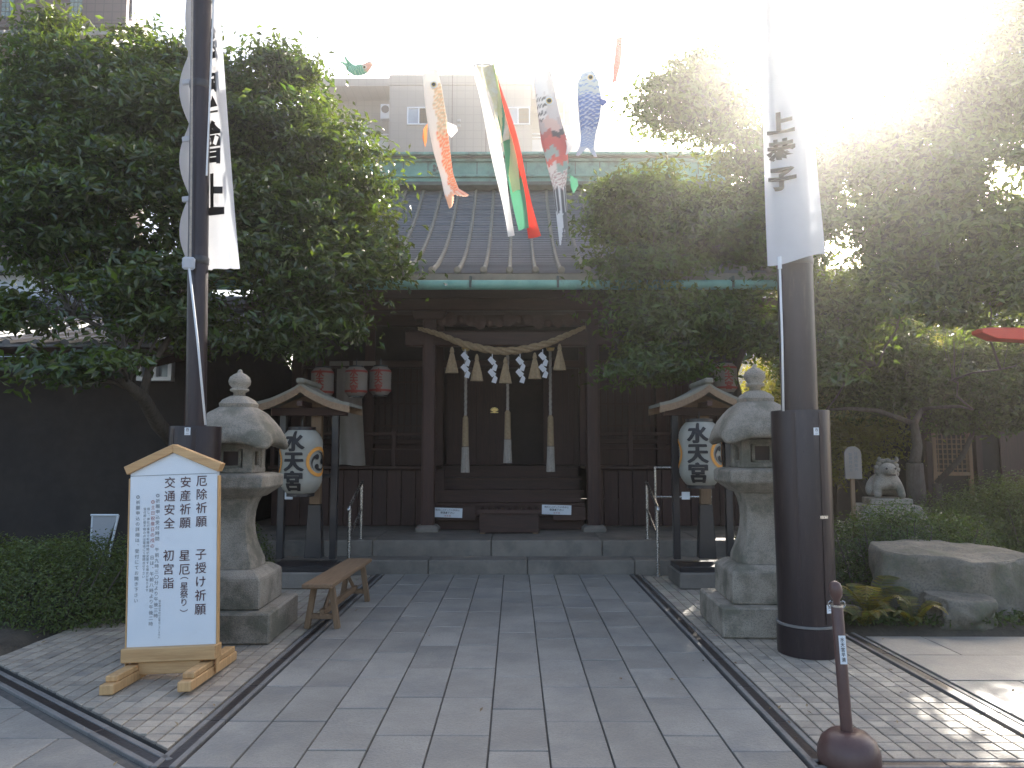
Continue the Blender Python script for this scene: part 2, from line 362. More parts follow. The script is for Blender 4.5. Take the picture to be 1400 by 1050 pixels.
def blob(px, py, Y, rpx, ry=None, fz=.8, rzpx=None):
    p = at(px, py, Y); k = Y / F; return (p.x, p.y, p.z, rpx * k, ry or rpx * k * .9, (rzpx or rpx * fz) * k)
def hedge(label, c, d, n, leaf, seed, mat='leafH', group=None, name='hedge', sup=3.0):
    """clipped shrub: leaves in a shell of a superellipsoid, twigs inside"""
    rng = np.random.default_rng(seed); root = thing(name, label, 'hedge', (c[0], c[1], c[2]), 0, group)
    q = rng.normal(size=(n, 3)); q[:, 2] = np.abs(q[:, 2])
    k = (np.abs(q) ** sup).sum(1, keepdims=True) ** (1 / sup); q = q / k; nr = q / np.array(d) * 1.0
    lump = 1 + .05 * np.sin(q[:, :1] * 7 + seed) + .05 * np.sin(q[:, 1:2] * 9 + q[:, 2:3] * 6)
    q = q * (rng.uniform(0, 1, (n, 1)) ** .22) * rng.uniform(.93, 1.07, (n, 1)) * lump
    P = q * np.array([d[0] / 2, d[1] / 2, d[2]])
    nr = nr / np.linalg.norm(nr, axis=1, keepdims=True) + rng.normal(size=P.shape) * .65 + np.array([0, 0, .35])
    leaf_mesh('foliage', P, nr, leaf, mat, rng, root)
    mb = MB(); rr = random.Random(seed)
    for i in range(30):
        a = Vector((rr.uniform(-.3, .3) * d[0], rr.uniform(-.3, .3) * d[1], -.02)); b = Vector((a.x * 1.5, a.y * 1.5, d[2] * rr.uniform(.6, .9)))
        mb.tube([a, a.lerp(b, .5), b], [.012, .009, .004], 5)
    mb.build('stems', 'bark', root); return root

# ================================================================== GROUND AND PAVING
def clip(poly, nx, ny, c):        # keep nx*x+ny*y <= c
    out = []
    for i in range(len(poly)):
        a = poly[i]; b = poly[(i + 1) % len(poly)]; da = nx * a[0] + ny * a[1] - c; db = nx * b[0] + ny * b[1] - c
        if da <= 0: out.append(a)
        if (da < 0) != (db < 0) and da != db: t = da / (da - db); out.append((a[0] + (b[0] - a[0]) * t, a[1] + (b[1] - a[1]) * t))
    return out
def area(p): return abs(sum(p[i][0] * p[(i + 1) % len(p)][1] - p[(i + 1) % len(p)][0] * p[i][1] for i in range(len(p)))) / 2
MB().add([(-400, -400, -.06), (400, -400, -.06), (400, 600, -.06), (-400, 600, -.06)], [(0, 1, 2, 3)]).build('ground', 'ground')['kind'] = 'structure'
def bed(name, poly, z0, z1, mat='joint'):
    o = MB().prism(poly, z0, z1).build(name, mat); o['kind'] = 'structure'; return o
path = bed('path', [(-5.2, 1.2), (5.6, 1.2), (5.6, 3.63), (1.38, 3.63), (1.38, 9.1), (-1.58, 9.1), (-1.58, 3.63), (-5.2, 3.63)], -.05, -.012)
BR = {}
def brick(parent, poly, mat='slab', z=0, name='paving_stone', th=.03, key=None, dz=0):
    cx = sum(p[0] for p in poly) / len(poly); cy = sum(p[1] for p in poly) / len(poly)
    loc = (cx, cy, z + dz)
    if key and key in BR:
        o = bpy.data.objects.new(name, BR[key]); COL.objects.link(o); o.location = loc; o.parent = parent
    else:
        o = MB().prism([(x - cx, y - cy) for x, y in poly], -th, 0, inset=.003).build(name, mat, parent, loc)
        if key: BR[key] = o.data
    if key: o.rotation_euler = (random.gauss(0, .0022), random.gauss(0, .0022), random.gauss(0, .001))
    return o
rp_ = random.Random(3)
xs = [-1.575, -1.332, -1.032, -.732, -.432, -.132, .168, .468, .768, 1.068, 1.375]
G = .0048
path_n = 0
for a, b in zip(xs, xs[1:]):
    y = 1.2 + rp_.choice([0, .2, .4]) - .6
    while y < 9.09:
        y1 = y + .6; ya, yb = max(1.2, y), min(9.09, y1)
        if yb - ya > .04:
            brick(path, [(a + G, ya + G), (b - G, ya + G), (b - G, yb - G), (a + G, yb - G)], key=('p', round(b - a, 3)) if yb - ya > .599 else None, dz=rp_.uniform(-.0018, .0018)); path_n += 1
        y = y1
# front plaza on both sides (larger slabs)
A0, A1 = Vector((-1.66, 3.62)), Vector((-4.3, 5.7))          # diagonal channel on the left
dn = Vector((-(A1 - A0).y, (A1 - A0).x)).normalized(); dn = dn if dn.dot(Vector((-3, 3)) - A0) < 0 else -dn   # points away from the plaza? fixed below
plz = bed('plaza', [(-9, 1.2), (-1.6, 1.2), (-1.6, 3.62), (-4.3, 5.7), (-9, 5.7)], -.055, -.014)
nrm = Vector(((A1 - A0).y, -(A1 - A0).x)).normalized()       # towards +x,+y side
if nrm.dot(Vector((-2, 5)) - A0) < 0: nrm = -nrm
cc = nrm.dot(A0)
y = 1.25
row = 0
while y < 5.6:
    x = -8.2 - (row % 2) * .45
    while x < -1.6:
        p = [(x + G, y + G), (x + .9 - G, y + G), (x + .9 - G, y + .45 - G), (x + G, y + .45 - G)]
        q = clip(clip(clip(p, nrm.x, nrm.y, cc - .12), 1, 0, -1.58), -1, 0, 8)
        if len(q) >= 3 and area(q) > .01: brick(plz, q, key=('z',) if abs(area(q) - area(p)) < 1e-6 else None, dz=rp_.uniform(-.002, .002))
        x += .9
    y += .45; row += 1
plr = bed('plaza', [(1.4, 1.2), (6.5, 1.2), (6.5, 3.6), (1.4, 3.6)], -.055, -.014)
y = 1.25
while y < 3.5:
    x = 1.40
    while x < 6.4:
        yb = min(3.58, y + .45)
        if yb - y > .05: brick(plr, [(x + G, y + G), (x + .3 - G, y + G), (x + .3 - G, yb - G), (x + G, yb - G)], key=('zr',) if yb - y > .449 else None, dz=rp_.uniform(-.002, .002))
        x += .3
    y += .45
# small square tiles either side of the path
def tiles(name, x0, x1, y0, y1, cl=None, keep=None, s=.1):
    par = bed(name, [(x0, y0), (x1, y0), (x1, y1), (x0, y1)] if not cl else [(x0, y0 + 0), (x1, y0), (x1, y1), (x0, y1)], -.058, -.016)
    if cl: 
        q = clip([(x0, y0), (x1, y0), (x1, y1), (x0, y1)], *cl); bpy.data.objects.remove(par); par = bed(name, q, -.058, -.016)
    L_ = []
    ny = int((y1 - y0) / s); nx = int(round((x1 - x0) / s))
    for j in range(ny):
        for i in range(nx):
            x = x0 + i * s; y_ = y0 + j * s; g = .0038
            p = [(x + g, y_ + g), (x + s - g, y_ + g), (x + s - g, y_ + s - g), (x + g, y_ + s - g)]
            if cl: p = clip(p, *cl)
            if len(p) < 3 or area(p) < .0008: continue
            L_.append((y_, p, len(p) == 4 and abs(area(p) - (s - 2 * g) ** 2) < 1e-7))
    L_.sort(key=lambda t: t[0])
    for yy, p, full in L_[:300]:
        brick(par, p, 'tile', -.002, 'tile', .016, key=('t', s) if full else None, dz=rp_.uniform(-.0012, .0012))
    mb = MB()
    for yy, p, full in L_[300:]: mb.prism(p, -.02, -.002 + rp_.uniform(-.0012, .0012), inset=.003)
    if L_[300:]: mb.build('far_tiles', 'tile2', par)['kind'] = 'stuff'
    return par
tiles('tiled_pavement', 1.53, 2.63, 3.72, 9.1)
tiles('tiled_pavement', -3.73, -1.73, 3.72, 9.1, cl=(-nrm.x, -nrm.y, -(cc + .12)))
# sunlit slabs beyond the second channel
right_slabs = bed('stone_paving', [(2.79, 3.72), (7.2, 3.72), (7.2, 6.1), (2.79, 6.1)], -.057, -.015)
y = 3.74; row = 0
while y < 6.05:
    x = 2.8 - (row % 2) * .45
    while x < 7.1:
        a_, b_ = max(2.8, x), min(7.18, x + .9); yb = min(6.09, y + .6)
        if b_ - a_ > .05 and yb - y > .05: brick(right_slabs, [(a_ + G, y + G), (b_ - G, y + G), (b_ - G, yb - G), (a_ + G, yb - G)], dz=rp_.uniform(-.002, .002))
        x += .9
    y += .6; row += 1
# drainage channels: stone borders with a sunk dark grate
def channel(a, b, wd=.115):
    a = Vector(a); b = Vector(b); d = (b - a); L_ = d.length; ang = math.atan2(d.y, d.x)
    root = bpy.data.objects.new('drain_channel', None); COL.objects.link(root); root.location = (a.x, a.y, 0); root.rotation_euler = (0, 0, ang); root['kind'] = 'structure'
    n = max(1, int(L_ / .6)); s = L_ / n
    for i in range(n):
        for sy in (-1, 1): bxl('kerb_stone', 'channel', (i * s + s / 2, sy * wd * .37, -.025), (s - .004, wd * .27, .06), root, bevel=.003)
        bxl('drain_cover', 'grate', (i * s + s / 2, 0, -.02), (s - .004, wd * .46, .04), root, bevel=.003)
    return root
channel((1.455, 3.6), (1.455, 9.08)); channel((-1.65, 3.6), (-1.65, 9.08)); channel((2.71, 3.72), (2.71, 6.2)); channel((1.4, 3.655), (6.5, 3.655), .1)
channel((A0.x - .02, A0.y + .03), (A1.x, A1.y))
# planting beds
soil = MB()
def soil_patch(x0, x1, y0, y1, seed, hmax=.06):
    rng = random.Random(seed); nx = int((x1 - x0) / .14) + 1; ny = int((y1 - y0) / .14) + 1
    vs_ = []
    for j in range(ny + 1):
        for i in range(nx + 1):
            e = min(i, nx - i, j, ny - j); h = -.05 if e == 0 else rng.uniform(0, .02) + min(hmax, e * .02)
            vs_.append((x0 + (x1 - x0) * i / nx, y0 + (y1 - y0) * j / ny, h))
    fs = [(j * (nx + 1) + i, j * (nx + 1) + i + 1, (j + 1) * (nx + 1) + i + 1, (j + 1) * (nx + 1) + i) for j in range(ny) for i in range(nx)]
    o = MB().add(vs_, fs).build('soil', 'soil', smooth='all'); o['kind'] = 'structure'; return o
soil_patch(2.66, 9.5, 6.14, 12, 1, .1); soil_patch(-8.5, -3.76, 5.2, 11, 2, .08); 

# ================================================================== BUILDINGS BEHIND
def windowp(parent, x, y, z, w_, h_, panes=2, nm='window'):
    fr = MB(); t = .05
    fr.box((x, y, z + h_ / 2 - t / 2), (w_, .1, t)); fr.box((x, y, z - h_ / 2 + t / 2), (w_, .12, t))
    for k in range(panes + 1):
        xx = x - w_ / 2 + t / 2 + k * (w_ - t) / panes; fr.box((xx, y, z), (t, .1, h_ - 2 * t - .002))
    f = fr.build(nm, 'alu', parent)
    for k in range(panes):
        xx = x - w_ / 2 + t / 2 + (k + .5) * (w_ - t) / panes
        MB().box((xx, y + .02 + .015 * k, z), ((w_ - t) / panes - t, .01, h_ - 2 * t)).build('pane', 'pane', f)
    return f
Y0 = 36.0
def xz(px, py, Y=Y0): p = at(px, py, Y); return p.x, p.z
apt = thing('apartment_building', 'beige tiled apartment block rising directly behind the shrine roof', 'building', (0, Y0, 0))
xl, zt = xz(405, 103); xa = xz(533, 103)[0]; xb = xz(726, 103)[0]; xr = xz(832, 108)[0]; zmid = xz(600, 117)[1]; zbase = 0
def lb(name, mat, x0, x1, y0, y1, z0, z1, par, bevel=0): return bx(name, mat, ((x0 + x1) / 2, (y0 + y1) / 2, (z0 + z1) / 2), (x1 - x0, y1 - y0, z1 - z0), par, bevel=bevel)
lb('wall', 'tilew', xa, xb, 0, 8, 0, zmid, apt)
lb('parapet', 'tilew', xa - .02, xb + .02, -.03, 8, zmid + .03, zt, apt)
lb('parapet', 'tilew', xl, xa - .03, .1, 8, zmid + .03, zt - .1, apt)
lb('parapet', 'tilew', xb + .03, xr, .1, 8, xz(800, 134)[1], zt - .2, apt)
lb('wall', 'tilew', xl, xa - .01, 1.6, 8, 0, zmid, apt); lb('wall', 'tilew', xb + .01, xr, 1.6, 8, 0, xz(800, 134)[1], apt)
for (px, py0, py1) in ((619.5, 103, 210), (665, 103, 210)):
    x = xz(px, 0)[0]; bx('joint_strip', 'tiledk', (x, -.04, (zt) / 2 + 5), (.03, .02, zt - 10), apt, bevel=0)
for px in (590, 711):
    x0 = xz(px, 150)[0]; za = xz(px, 147)[1]; zb_ = xz(px, 171)[1]
    windowp(apt, x0 + (-.35 if px < 600 else -.1), -.03, (za + zb_) / 2, 1.75 if px < 600 else 1.2, za - zb_, 3 if px < 600 else 2)
    windowp(apt, x0, -.03, (za + zb_) / 2 - 3.1, 1.4, za - zb_, 2)
for (px, py) in ((625, 166), (625, 173)):
    x, z = xz(px, py); bx('vent_hood', 'grayw', (x + .1, -.06, z), (.17, .1, .12), apt)
for (sx0, sx1) in ((xl, xa), (xb, xr)):       # balcony bays each side
    for fl in range(3):
        zc = xz(500, 196)[1] - fl * 3.1
        lb('balcony_front', 'grayw', sx0 + .05, sx1 - .05, .06, .16, zc - 1.0, zc + .2, apt)
        lb('balcony_slab', 'tilew', sx0 + .02, sx1 - .02, .18, 1.58, zc - 1.2, zc - 1.02, apt)
        windowp(apt, (sx0 + sx1) / 2, 1.54, zc + .5, 2.0, 2.2, 2)
        for yy in (0, .17): bx('rail', 'alu', ((sx0 + sx1) / 2, .11, zc + .35 + yy), (sx1 - sx0 - .1, .04, .03), apt, bevel=0)
x, z = xz(524, 145); ac = bx('air_conditioner', 'whitew', (x, .75, z), (.5, .35, .8), apt, bevel=.02); MB().lathe([(.2, 0), (.2, .02)], (0, 0, 0), 20).build('fan_guard', 'tiledk', ac, (x, .55, z + .1), rot=(R(90), 0, 0))
x, z = xz(783, 150); ac = bx('air_conditioner', 'whitew', (x + .3, .75, z - .2), (.75, .35, .7), apt, bevel=.02)
for k in range(3):
    x, z = xz(772 + k * 8, 140); MB().tube([(x, .6, z - .8), (x, .6, z + .6)], .02, 6).build('pipe', 'whitew', apt)
# brown building upper left
bb = thing('balcony_building', 'brown tiled residential block with glass block balconies at upper left', 'building', (0, 24, 0))
def xz2(px, py): p = at(px, py, 24.); return p.x, p.z
xr2 = xz2(173, 0)[0]; xl2 = xr2 - 12
lb('wall', 'tileb', xl2, xr2 - 3.2, 1.4, 8, 0, 25, bb)
for k in range(5):
    z0 = xz2(80, 28)[1] - 3.0 * k; z0_ = z0
    zt_ = z0 + 1.15
    mb = MB(); mb.box(((xl2 + xr2) / 2, .1, z0 + .5), (xr2 - xl2, .2, 1.25)); mb.build('balcony_front', 'tileb', bb, bevel=.03)
    lb('balcony_slab', 'tileb', xl2, xr2 - .5, .22, 1.38, z0 - .3, z0 - .05, bb); lb('slab_edge', 'tiledk', xl2, xr2 + .02, -.03, .18, z0 - .25, z0 - .14, bb)
    lb('soffit', 'tilew', xl2, xr2 - .6, .02, 1.3, z0 - .5, z0 - .32, bb)
    for px in (12, 105):
        xx = xz2(px, 0)[0]; f = lb('glass_block_window', 'tiledk', xx - .23, xx + .23, -.012, 0, z0 + .12, z0 + .98, bb)
        for i in range(3):
            for j in range(5): bxl('glass_block', 'gblock', (xx - .14 + i * .14, -.02, z0 + .22 + j * .165), (.12, .03, .145), f)
    for px in (30, 120): windowp(bb, xz2(px, 0)[0], 1.37, z0 + 1.8, 1.7, 1.9)
    lb('pillar', 'tileb', xr2 - 1.6, xr2 - .6, .25, 1.38, z0 + 1.13, z0 + 2.48, bb)
lb('roof', 'tiledk', xl2 - .1, xr2 - 3.1, 0, 8, 25.02, 25.3, bb)
# pale house seen through leaves at the left edge
wh = thing('pale_house', 'pale two storey house wall glimpsed through the leaves at far left', 'house', (0, 17, 0))
lb('wall', 'whitew', -16, -8.6, 0, 6, 0, 5.6, wh); lb('roof', 'rooft', -16.3, -8.3, -.4, 6.3, 5.62, 5.8, wh)
for xx in (-14, -11.4): windowp(wh, xx, -.03, 3.9, 1.6, 1.1)
wh2 = thing('grey_house', 'grey rendered house wall showing between trees behind the right hedge', 'house', (0, 26, 0))
lb('wall', 'grayw', 9, 24, 0, 8, 0, 7.6, wh2); lb('roof', 'rooft', 8.7, 24.3, -.4, 8.3, 7.62, 7.9, wh2)
for xx in (11, 14, 17, 20): windowp(wh2, xx, -.03, 5.2, 1.6, 1.1)

# shrine office, left: dark wood wall, tiled roof
of = thing('shrine_office', 'dark timber shrine office with grey tiled roof behind the left tree', 'building', (-8.6, 9.6, 0))
lb('wall', 'plaster', -3.4, 4.4, .3, 5, 0, 2.75, of)
for i in range(9): bxl('board', 'dwood', (-3.1 + i * .42, .26, 1.3), (.4, .03, 2.5), of)
for i in range(3): bxl('post', 'dwood', (-3.3 + i * 3.8, .2, 1.38), (.14, .14, 2.74), of)
bx('beam', 'dwoodh', (.5, .2, 2.86), (8.0, .16, .2), of)
wi = windowp(of, 3.8, .2, 2.55, .46, .27)
mb = MB(); 
rs = []
# roof slope with round tile rows
prof = [(-.9, 2.72), (-.2, 2.88), (.7, 3.12), (1.6, 3.42), (2.5, 3.78)]
def rz_at(s, prof):
    for (a, za), (b, zb_) in zip(prof, prof[1:]):
        if s <= b: t = (s - a) / (b - a); return za + (zb_ - za) * t
    return prof[-1][1]
k = 0; y = -.9; n = 0; mbp = MB()
prev = [(x_, y, rz_at(y, prof)) for x_ in (-4.2, 4.9)]
rows = []
N_ = 17
for i in range(N_):
    ya = -.9 + 3.4 * i / N_; yb = -.9 + 3.4 * (i + 1) / N_ + .03
    mbp.box((.35, (ya + yb) / 2, (rz_at(ya, prof) + rz_at(min(2.5, yb), prof)) / 2), (9.1, yb - ya + .03, .03), rx=math.atan2(rz_at(min(2.5, yb), prof) - rz_at(ya, prof) - .03, yb - ya))
mbp.build('roof', 'rooft', of)
for i in range(26):
    x_ = -4.1 + i * .35; MB().tube([(x_, -.92, rz_at(-.9, prof) + .04)] + [(x_, y_, rz_at(y_, prof) + .04) for y_ in (-.2, .7, 1.6, 2.5)], .05, 8).build('ridge_tile', 'rooft', of, smooth=True)
mb = MB(); mb.poly_x([(5, 2.7), (2.5, 3.7), (.3, 2.9), (.3, 2.7)], 4.3, 4.38); mb.build('gable', 'plaster', of)
bx('ridge', 'rooft', (.35, 2.5, 3.9), (9.2, .3, .26), of, bevel=.03)
for i in range(7): bxl('rafter', 'dwood', (-3.8 + i * 1.35, -.3, 2.66), (.07, 1.2, .09), of, rot=(R(13), 0, 0))

# small building at right with lattice door
sh = thing('storehouse', 'dark timber outbuilding with a square lattice door behind the right hedge', 'building', (8.9, 12.6, 0))
lb('wall', 'plaster', -1.9, 4.5, .2, 4, 0, 2.7, sh); lb('roof', 'rooft', -2.4, 5, -.5, 4.6, 2.72, 2.88, sh)
for i in range(8): bxl('board', 'dwood', (-.35 + i * .5, .15, 1.35), (.48, .04, 2.6), sh)
for x_ in (-1.85, -1.0, 4.3): bxl('post', 'dwood', (x_, .1, 1.35), (.1, .1, 2.69), sh)
dr = MB()
dr.box((-1.42, .13, 1.95), (.66, .05, .06)); dr.box((-1.42, .13, .35), (.66, .05, .06)); dr.box((-1.42, .13, 1.1), (.66, .05, .06)); dr.box((-1.73, .13, 1.15), (.06, .06, 1.7)); dr.box((-1.12, .13, 1.15), (.06, .06, 1.7))
dr = dr.build('lattice_door', 'owoodv', sh)
for i in range(7): bxl('lattice_bar', 'owoodv', (-1.66 + i * .08, .125, 1.52), (.016, .02, .8), dr, bevel=0)
for j in range(9): bxl('lattice_rail', 'owoodv', (-1.42, .118, 1.18 + j * .085), (.6, .016, .016), dr, bevel=0)

# ================================================================== SHRINE PLATFORM AND HALL
plat = thing('stone_platform', 'wide grey stone step platform under the shrine hall', 'steps', (0, 9.1, 0))
random.seed(11)
def blocks(x0, x1, y0, y1, z0, z1, cuts, nm):
    for a, b in zip([x0] + cuts, cuts + [x1]): lb(nm, 'stepstone', a + .003, b - .003, y0, y1, z0, z1, plat, bevel=.01)
blocks(-3.55, 3.2, .0, .36, -.05, .165, [-2.35, -1.05, .15, 1.45], 'step_block')
blocks(-3.55, 3.2, .363, 1.5, -.05, .36, [-1.8, -.3, 1.1, 2.35], 'step_block')
lb('base', 'stepstone', -4.2, 4.2, 1.51, 9.5, -.05, .35, plat, bevel=.01)
for j in range(2):
    for i in range(6): pass
hall = thing('shrine_hall', 'dark timber shrine hall with curved grey roof and green copper ridge', 'shrine', (0, 0, 0))
def H(name, mat, x0, x1, y0, y1, z0, z1, bevel=.006): return lb(name, mat, x0, x1, y0, y1, z0, z1, hall, bevel)
CX = -.06
CL = (CX - 1.17, CX + 1.17)
for cx in CL:
    base = MB().lathe([(.17, 0), (.17, .05), (.13, .09)], (cx, 10.55, .36), 4 * 6, sq=6).build('pillar_base', 'stepstone', hall, bevel=.004)
    MB().lathe([(.092, .09), (.092, 3.0)], (cx, 10.55, .36), 24, sq=8).build('pillar', 'dwood', hall)
    MB().box((cx, 10.55, 3.42), (.42, .24, .12), top=1.2).build('bracket', 'dwoodh', hall, bevel=.01)
H('porch_beam', 'dwoodh', CL[0] - .35, CL[1] + .35, 10.46, 10.64, 2.98, 3.2, .02)
H('porch_beam', 'dwoodh', -3.9, 3.9, 10.47, 10.63, 3.5, 3.68, .02)
carv = MB()
for i in range(15):
    x = CX - 1.0 + i * .14; carv.lathe([(.02, -.02), (.07 + .02 * math.sin(i * 2.1), 0), (.02, .02)], (0, 0, 0), 8)
    for k in range(len(carv.v) - 24, len(carv.v)):
        a, b, c = carv.v[k]; carv.v[k] = (x + a, 10.5 - .04 + c, 3.34 + b * 1.2 + .03 * math.sin(i))
carv.build('carved_frieze', 'dwoodh', hall)
# wooden stair between the pillars
for i in range(5):
    z0 = .36 + i * .178; y0 = 10.78 + i * .26
    lb('stair_riser', 'dwoodh', CX - 1.06, CX + 1.06, y0 + .02, y0 + .05, z0, z0 + .14, hall)
    lb('stair_tread', 'dwoodh', CX - 1.1, CX + 1.1, y0 - .02, y0 + .3, z0 + .142, z0 + .178, hall)
H('floor', 'dwoodh', -3.7, 3.7, 12.06, 18, 1.21, 1.25)
for i in range(34):
    x = -3.6 + i * .22; 
    if abs(x - CX) > 1.1: bxl('skirt_board', 'dwood', (x, 11.35, .78), (.21, .03, .84), hall)
for x0, x1 in ((-3.75, CX - 1.12), (CX + 1.12, 3.75)):
    H('veranda', 'dwoodh', x0, x1, 11.25, 12.05, 1.21, 1.26)
    H('veranda_rail', 'dwoodh', x0, x1, 11.3, 11.35, 1.72, 1.77); H('veranda_rail', 'dwoodh', x0, x1, 11.31, 11.34, 1.5, 1.53)
    n = 4
    for i in range(n + 1): bxl('rail_post', 'dwood', (x0 + .05 + (x1 - x0 - .1) * i / n, 11.325, 1.53), (.06, .06, .54), hall)
# front wall at Y = 12.2
for x in (-3.6, -2.4, -1.26, 1.14, 2.4, 3.6): bxl('wall_post', 'dwood', (x, 12.2, 2.4), (.16, .16, 2.3), hall)
H('lintel', 'dwoodh', -3.7, 3.7, 12.12, 12.28, 3.56, 3.74); H('lintel', 'dwoodh', -3.7, 3.7, 12.14, 12.26, 2.86, 2.98); H('lintel', 'dwoodh', -3.5, -1.35, 12.13, 12.26, 1.6, 1.68); H('lintel', 'dwoodh', 1.23, 3.5, 12.13, 12.26, 1.6, 1.68)
H('frieze_panel', 'plaster', -3.6, 3.6, 12.2, 12.24, 2.99, 3.55)
for x0, x1 in ((-3.51, -2.49), (-2.31, -1.35), (1.23, 2.31), (2.49, 3.51)):
    bx('wall_panel', 'dwood', ((x0 + x1) / 2, 12.2, 1.42), (x1 - x0, .04, .34), hall)
    pn = bx('shutter', 'interior', ((x0 + x1) / 2, 12.24, 2.27), (x1 - x0, .03, 1.17), hall)
    n = 9
    for i in range(n): bxl('lattice_bar', 'dwood', (x0 + (x1 - x0) * (i + .5) / n, 12.2, 2.27), (.028, .03, 1.16), pn, bevel=0)
    for j in range(3): bxl('lattice_rail', 'dwoodh', ((x0 + x1) / 2, 12.175, 1.9 + j * .36), (x1 - x0, .02, .03), pn, bevel=0)
H('side_wall', 'plaster', -3.68, -3.6, 12.3, 18, .36, 3.7); H('side_wall', 'plaster', 3.6, 3.68, 12.3, 18, .36, 3.7); H('back_wall', 'plaster', -3.6, 3.6, 17.9, 18, .36, 3.7)
H('sanctuary_screen', 'interior', -2.2, 2.1, 13.3, 13.36, 1.25, 3.7)
for x in (-1.12, -.62, .5, 1.0):
    d_ = H('sliding_door', 'dwood', x - .02, x + .5 - .02, 12.34, 12.38, 1.26, 2.86)
    for i in range(4): bxl('lattice_bar', 'dwood', (x + .09 + i * .105, 12.325, 2.2), (.02, .025, 1.2), d_, bevel=0)
    if x == -.62: pass
# gilt crest and lamp inside
cr = thing('gilt_crest', 'small gilt crest glinting inside the dark hall opening', 'crest', tuple(at(676, 563, 12.3)))
mb = MB()
for i in range(7):
    a = R(-60 + i * 20); mb.box((math.sin(a) * .05, 0, math.cos(a) * .05), (.016, .012, .05), ry=a)
mb.box((0, 0, -.01), (.13, .012, .014)); mb.build('petals', 'gold', cr); MB().lathe([(.022, -.008), (.022, .008)], n=16).build('boss', 'gold', cr, rot=(R(90), 0, 0))
# roof
EY, EZ, RY, RZ = 9.62, 3.84, 14.2, 6.62
RW = 4.3
def roof_pt(s): return EY + (RY - EY) * s, EZ + (RZ - EZ) * (.50 * s + .50 * s ** 1.9)
NR = 40
pan = MB()
for i in range(NR):
    ya, za = roof_pt(i / NR); yb, zb_ = roof_pt((i + 1) / NR); w2 = .172
    pan.add([(-w2, ya, za + .022), (w2, ya, za + .022), (w2, yb, zb_ + .004), (-w2, yb, zb_ + .004), (-w2, ya, za - .004), (w2, ya, za - .004)], [(0, 1, 2, 3), (4, 5, 1, 0)])
bat = MB()
pts = [roof_pt(i / 16) for i in range(17)]
rs = []
for y, z in pts: rs.append([(-.028, y, z), (.028, y, z), (.026, y, z + .055), (.012, y, z + .072), (-.012, y, z + .072), (-.026, y, z + .055)])
bat.rings(rs)
p0 = b0 = None
n = 25
for i in range(n):
    x = -4.2 + i * .344
    if p0 is None: p0 = pan.build('roof_panel', 'roofp', hall, (x + .172, 0, 0))
    elif i < n - 1: o = bpy.data.objects.new('roof_panel', p0.data); COL.objects.link(o); o.location = (x + .172, 0, 0); o.parent = hall
    if b0 is None: b0 = bat.build('roof_batten', 'batten', hall, (x, 0, 0))
    else: o = bpy.data.objects.new('roof_batten', b0.data); COL.objects.link(o); o.location = (x, 0, 0); o.parent = hall
    o = MB().lathe([(.05, -.03), (.05, .02), (.03, .035)], n=12).build('end_cap', 'batten', hall, (x, EY - .01, EZ + .03), rot=(R(90), 0, 0)) if i == 0 else None
    if o: cap = o.data
    else: q = bpy.data.objects.new('end_cap', cap); COL.objects.link(q); q.location = (x, EY - .01, EZ + .03); q.rotation_euler = (R(90), 0, 0); q.parent = hall
und = MB()
q = [roof_pt(i / 10) for i in range(11)]
poly = [(y, z - .03) for y, z in q] + [(18.6, 4.2), (18.6, 4.1)] + [(y, z - .14) for y, z in reversed(q)]
und.poly_x([(y, z) for y, z in poly], -4.25, 4.1); und.build('roof_deck', 'dwoodh', hall)
H('eave_board', 'batten', -4.3, 4.15, EY - .03, EY + .03, EZ - .13, EZ - .02, .003)
gut = MB(); gut.lathe([(.065, 0), (.065, 8.6)], n=14); gut.build('gutter', 'copper', hall, (-4.3, EY - .1, EZ - .19), rot=(0, R(90), 0), smooth=True)
for i in range(8): bxl('gutter_bracket', 'copperd', (-4.0 + i * 1.14, EY - .1, EZ - .16), (.03, .15, .15), hall)
raf = None
for i in range(36):
    bxl('rafter', 'dwood', (-4.15 + i * .235, 10.85, 4.0), (.06, 2.5, .08), hall, rot=(R(16), 0, 0))
mb = MB(); mb.poly_x([(12.2, 3.7), (18, 3.7), (14.3, 6.4), (13.9, 6.2)], 3.9, 3.96); mb.build('gable', 'dwood', hall)
mb = MB(); mb.poly_x([(12.2, 3.7), (18, 3.7), (14.3, 6.4), (13.9, 6.2)], -4.02, -3.96); mb.build('gable', 'dwood', hall)
# ridge box
for (z0, z1, dy, mt) in ((6.62, 6.7, .30, 'copperd'), (6.702, 6.79, .25, 'copper'), (6.792, 6.84, .30, 'copper'), (6.842, 7.12, .2, 'copper'), (7.122, 7.17, .27, 'copper'), (7.172, 7.2, .34, 'copperd'), (7.202, 7.26, .38, 'copper')):
    H('ridge_course', mt, -4.35, 4.2, RY - dy, RY + dy, z0, z1, .008)
for i in range(18): bxl('ridge_seam', 'copperd', (-4.1 + i * .48, RY - .202, 6.98), (.014, .012, .27), hall, bevel=0)
for x in (-1.55, -.1, 1.0, 2.6):
    em = MB().lathe([(.12, -.02), (.12, .01), (.1, .02), (.1, .012), (.03, .012)], n=28).build('ridge_emblem', 'copper', hall, (x, RY - .21, 6.99), rot=(R(90), 0, 0))
    for k in range(3):
        a = k * 2 * PI / 3; MB().lathe([(.034, 0), (.034, .018)], (math.cos(a) * .045, math.sin(a) * .045, .008), 12).build('emblem_comma', 'copperd', em)
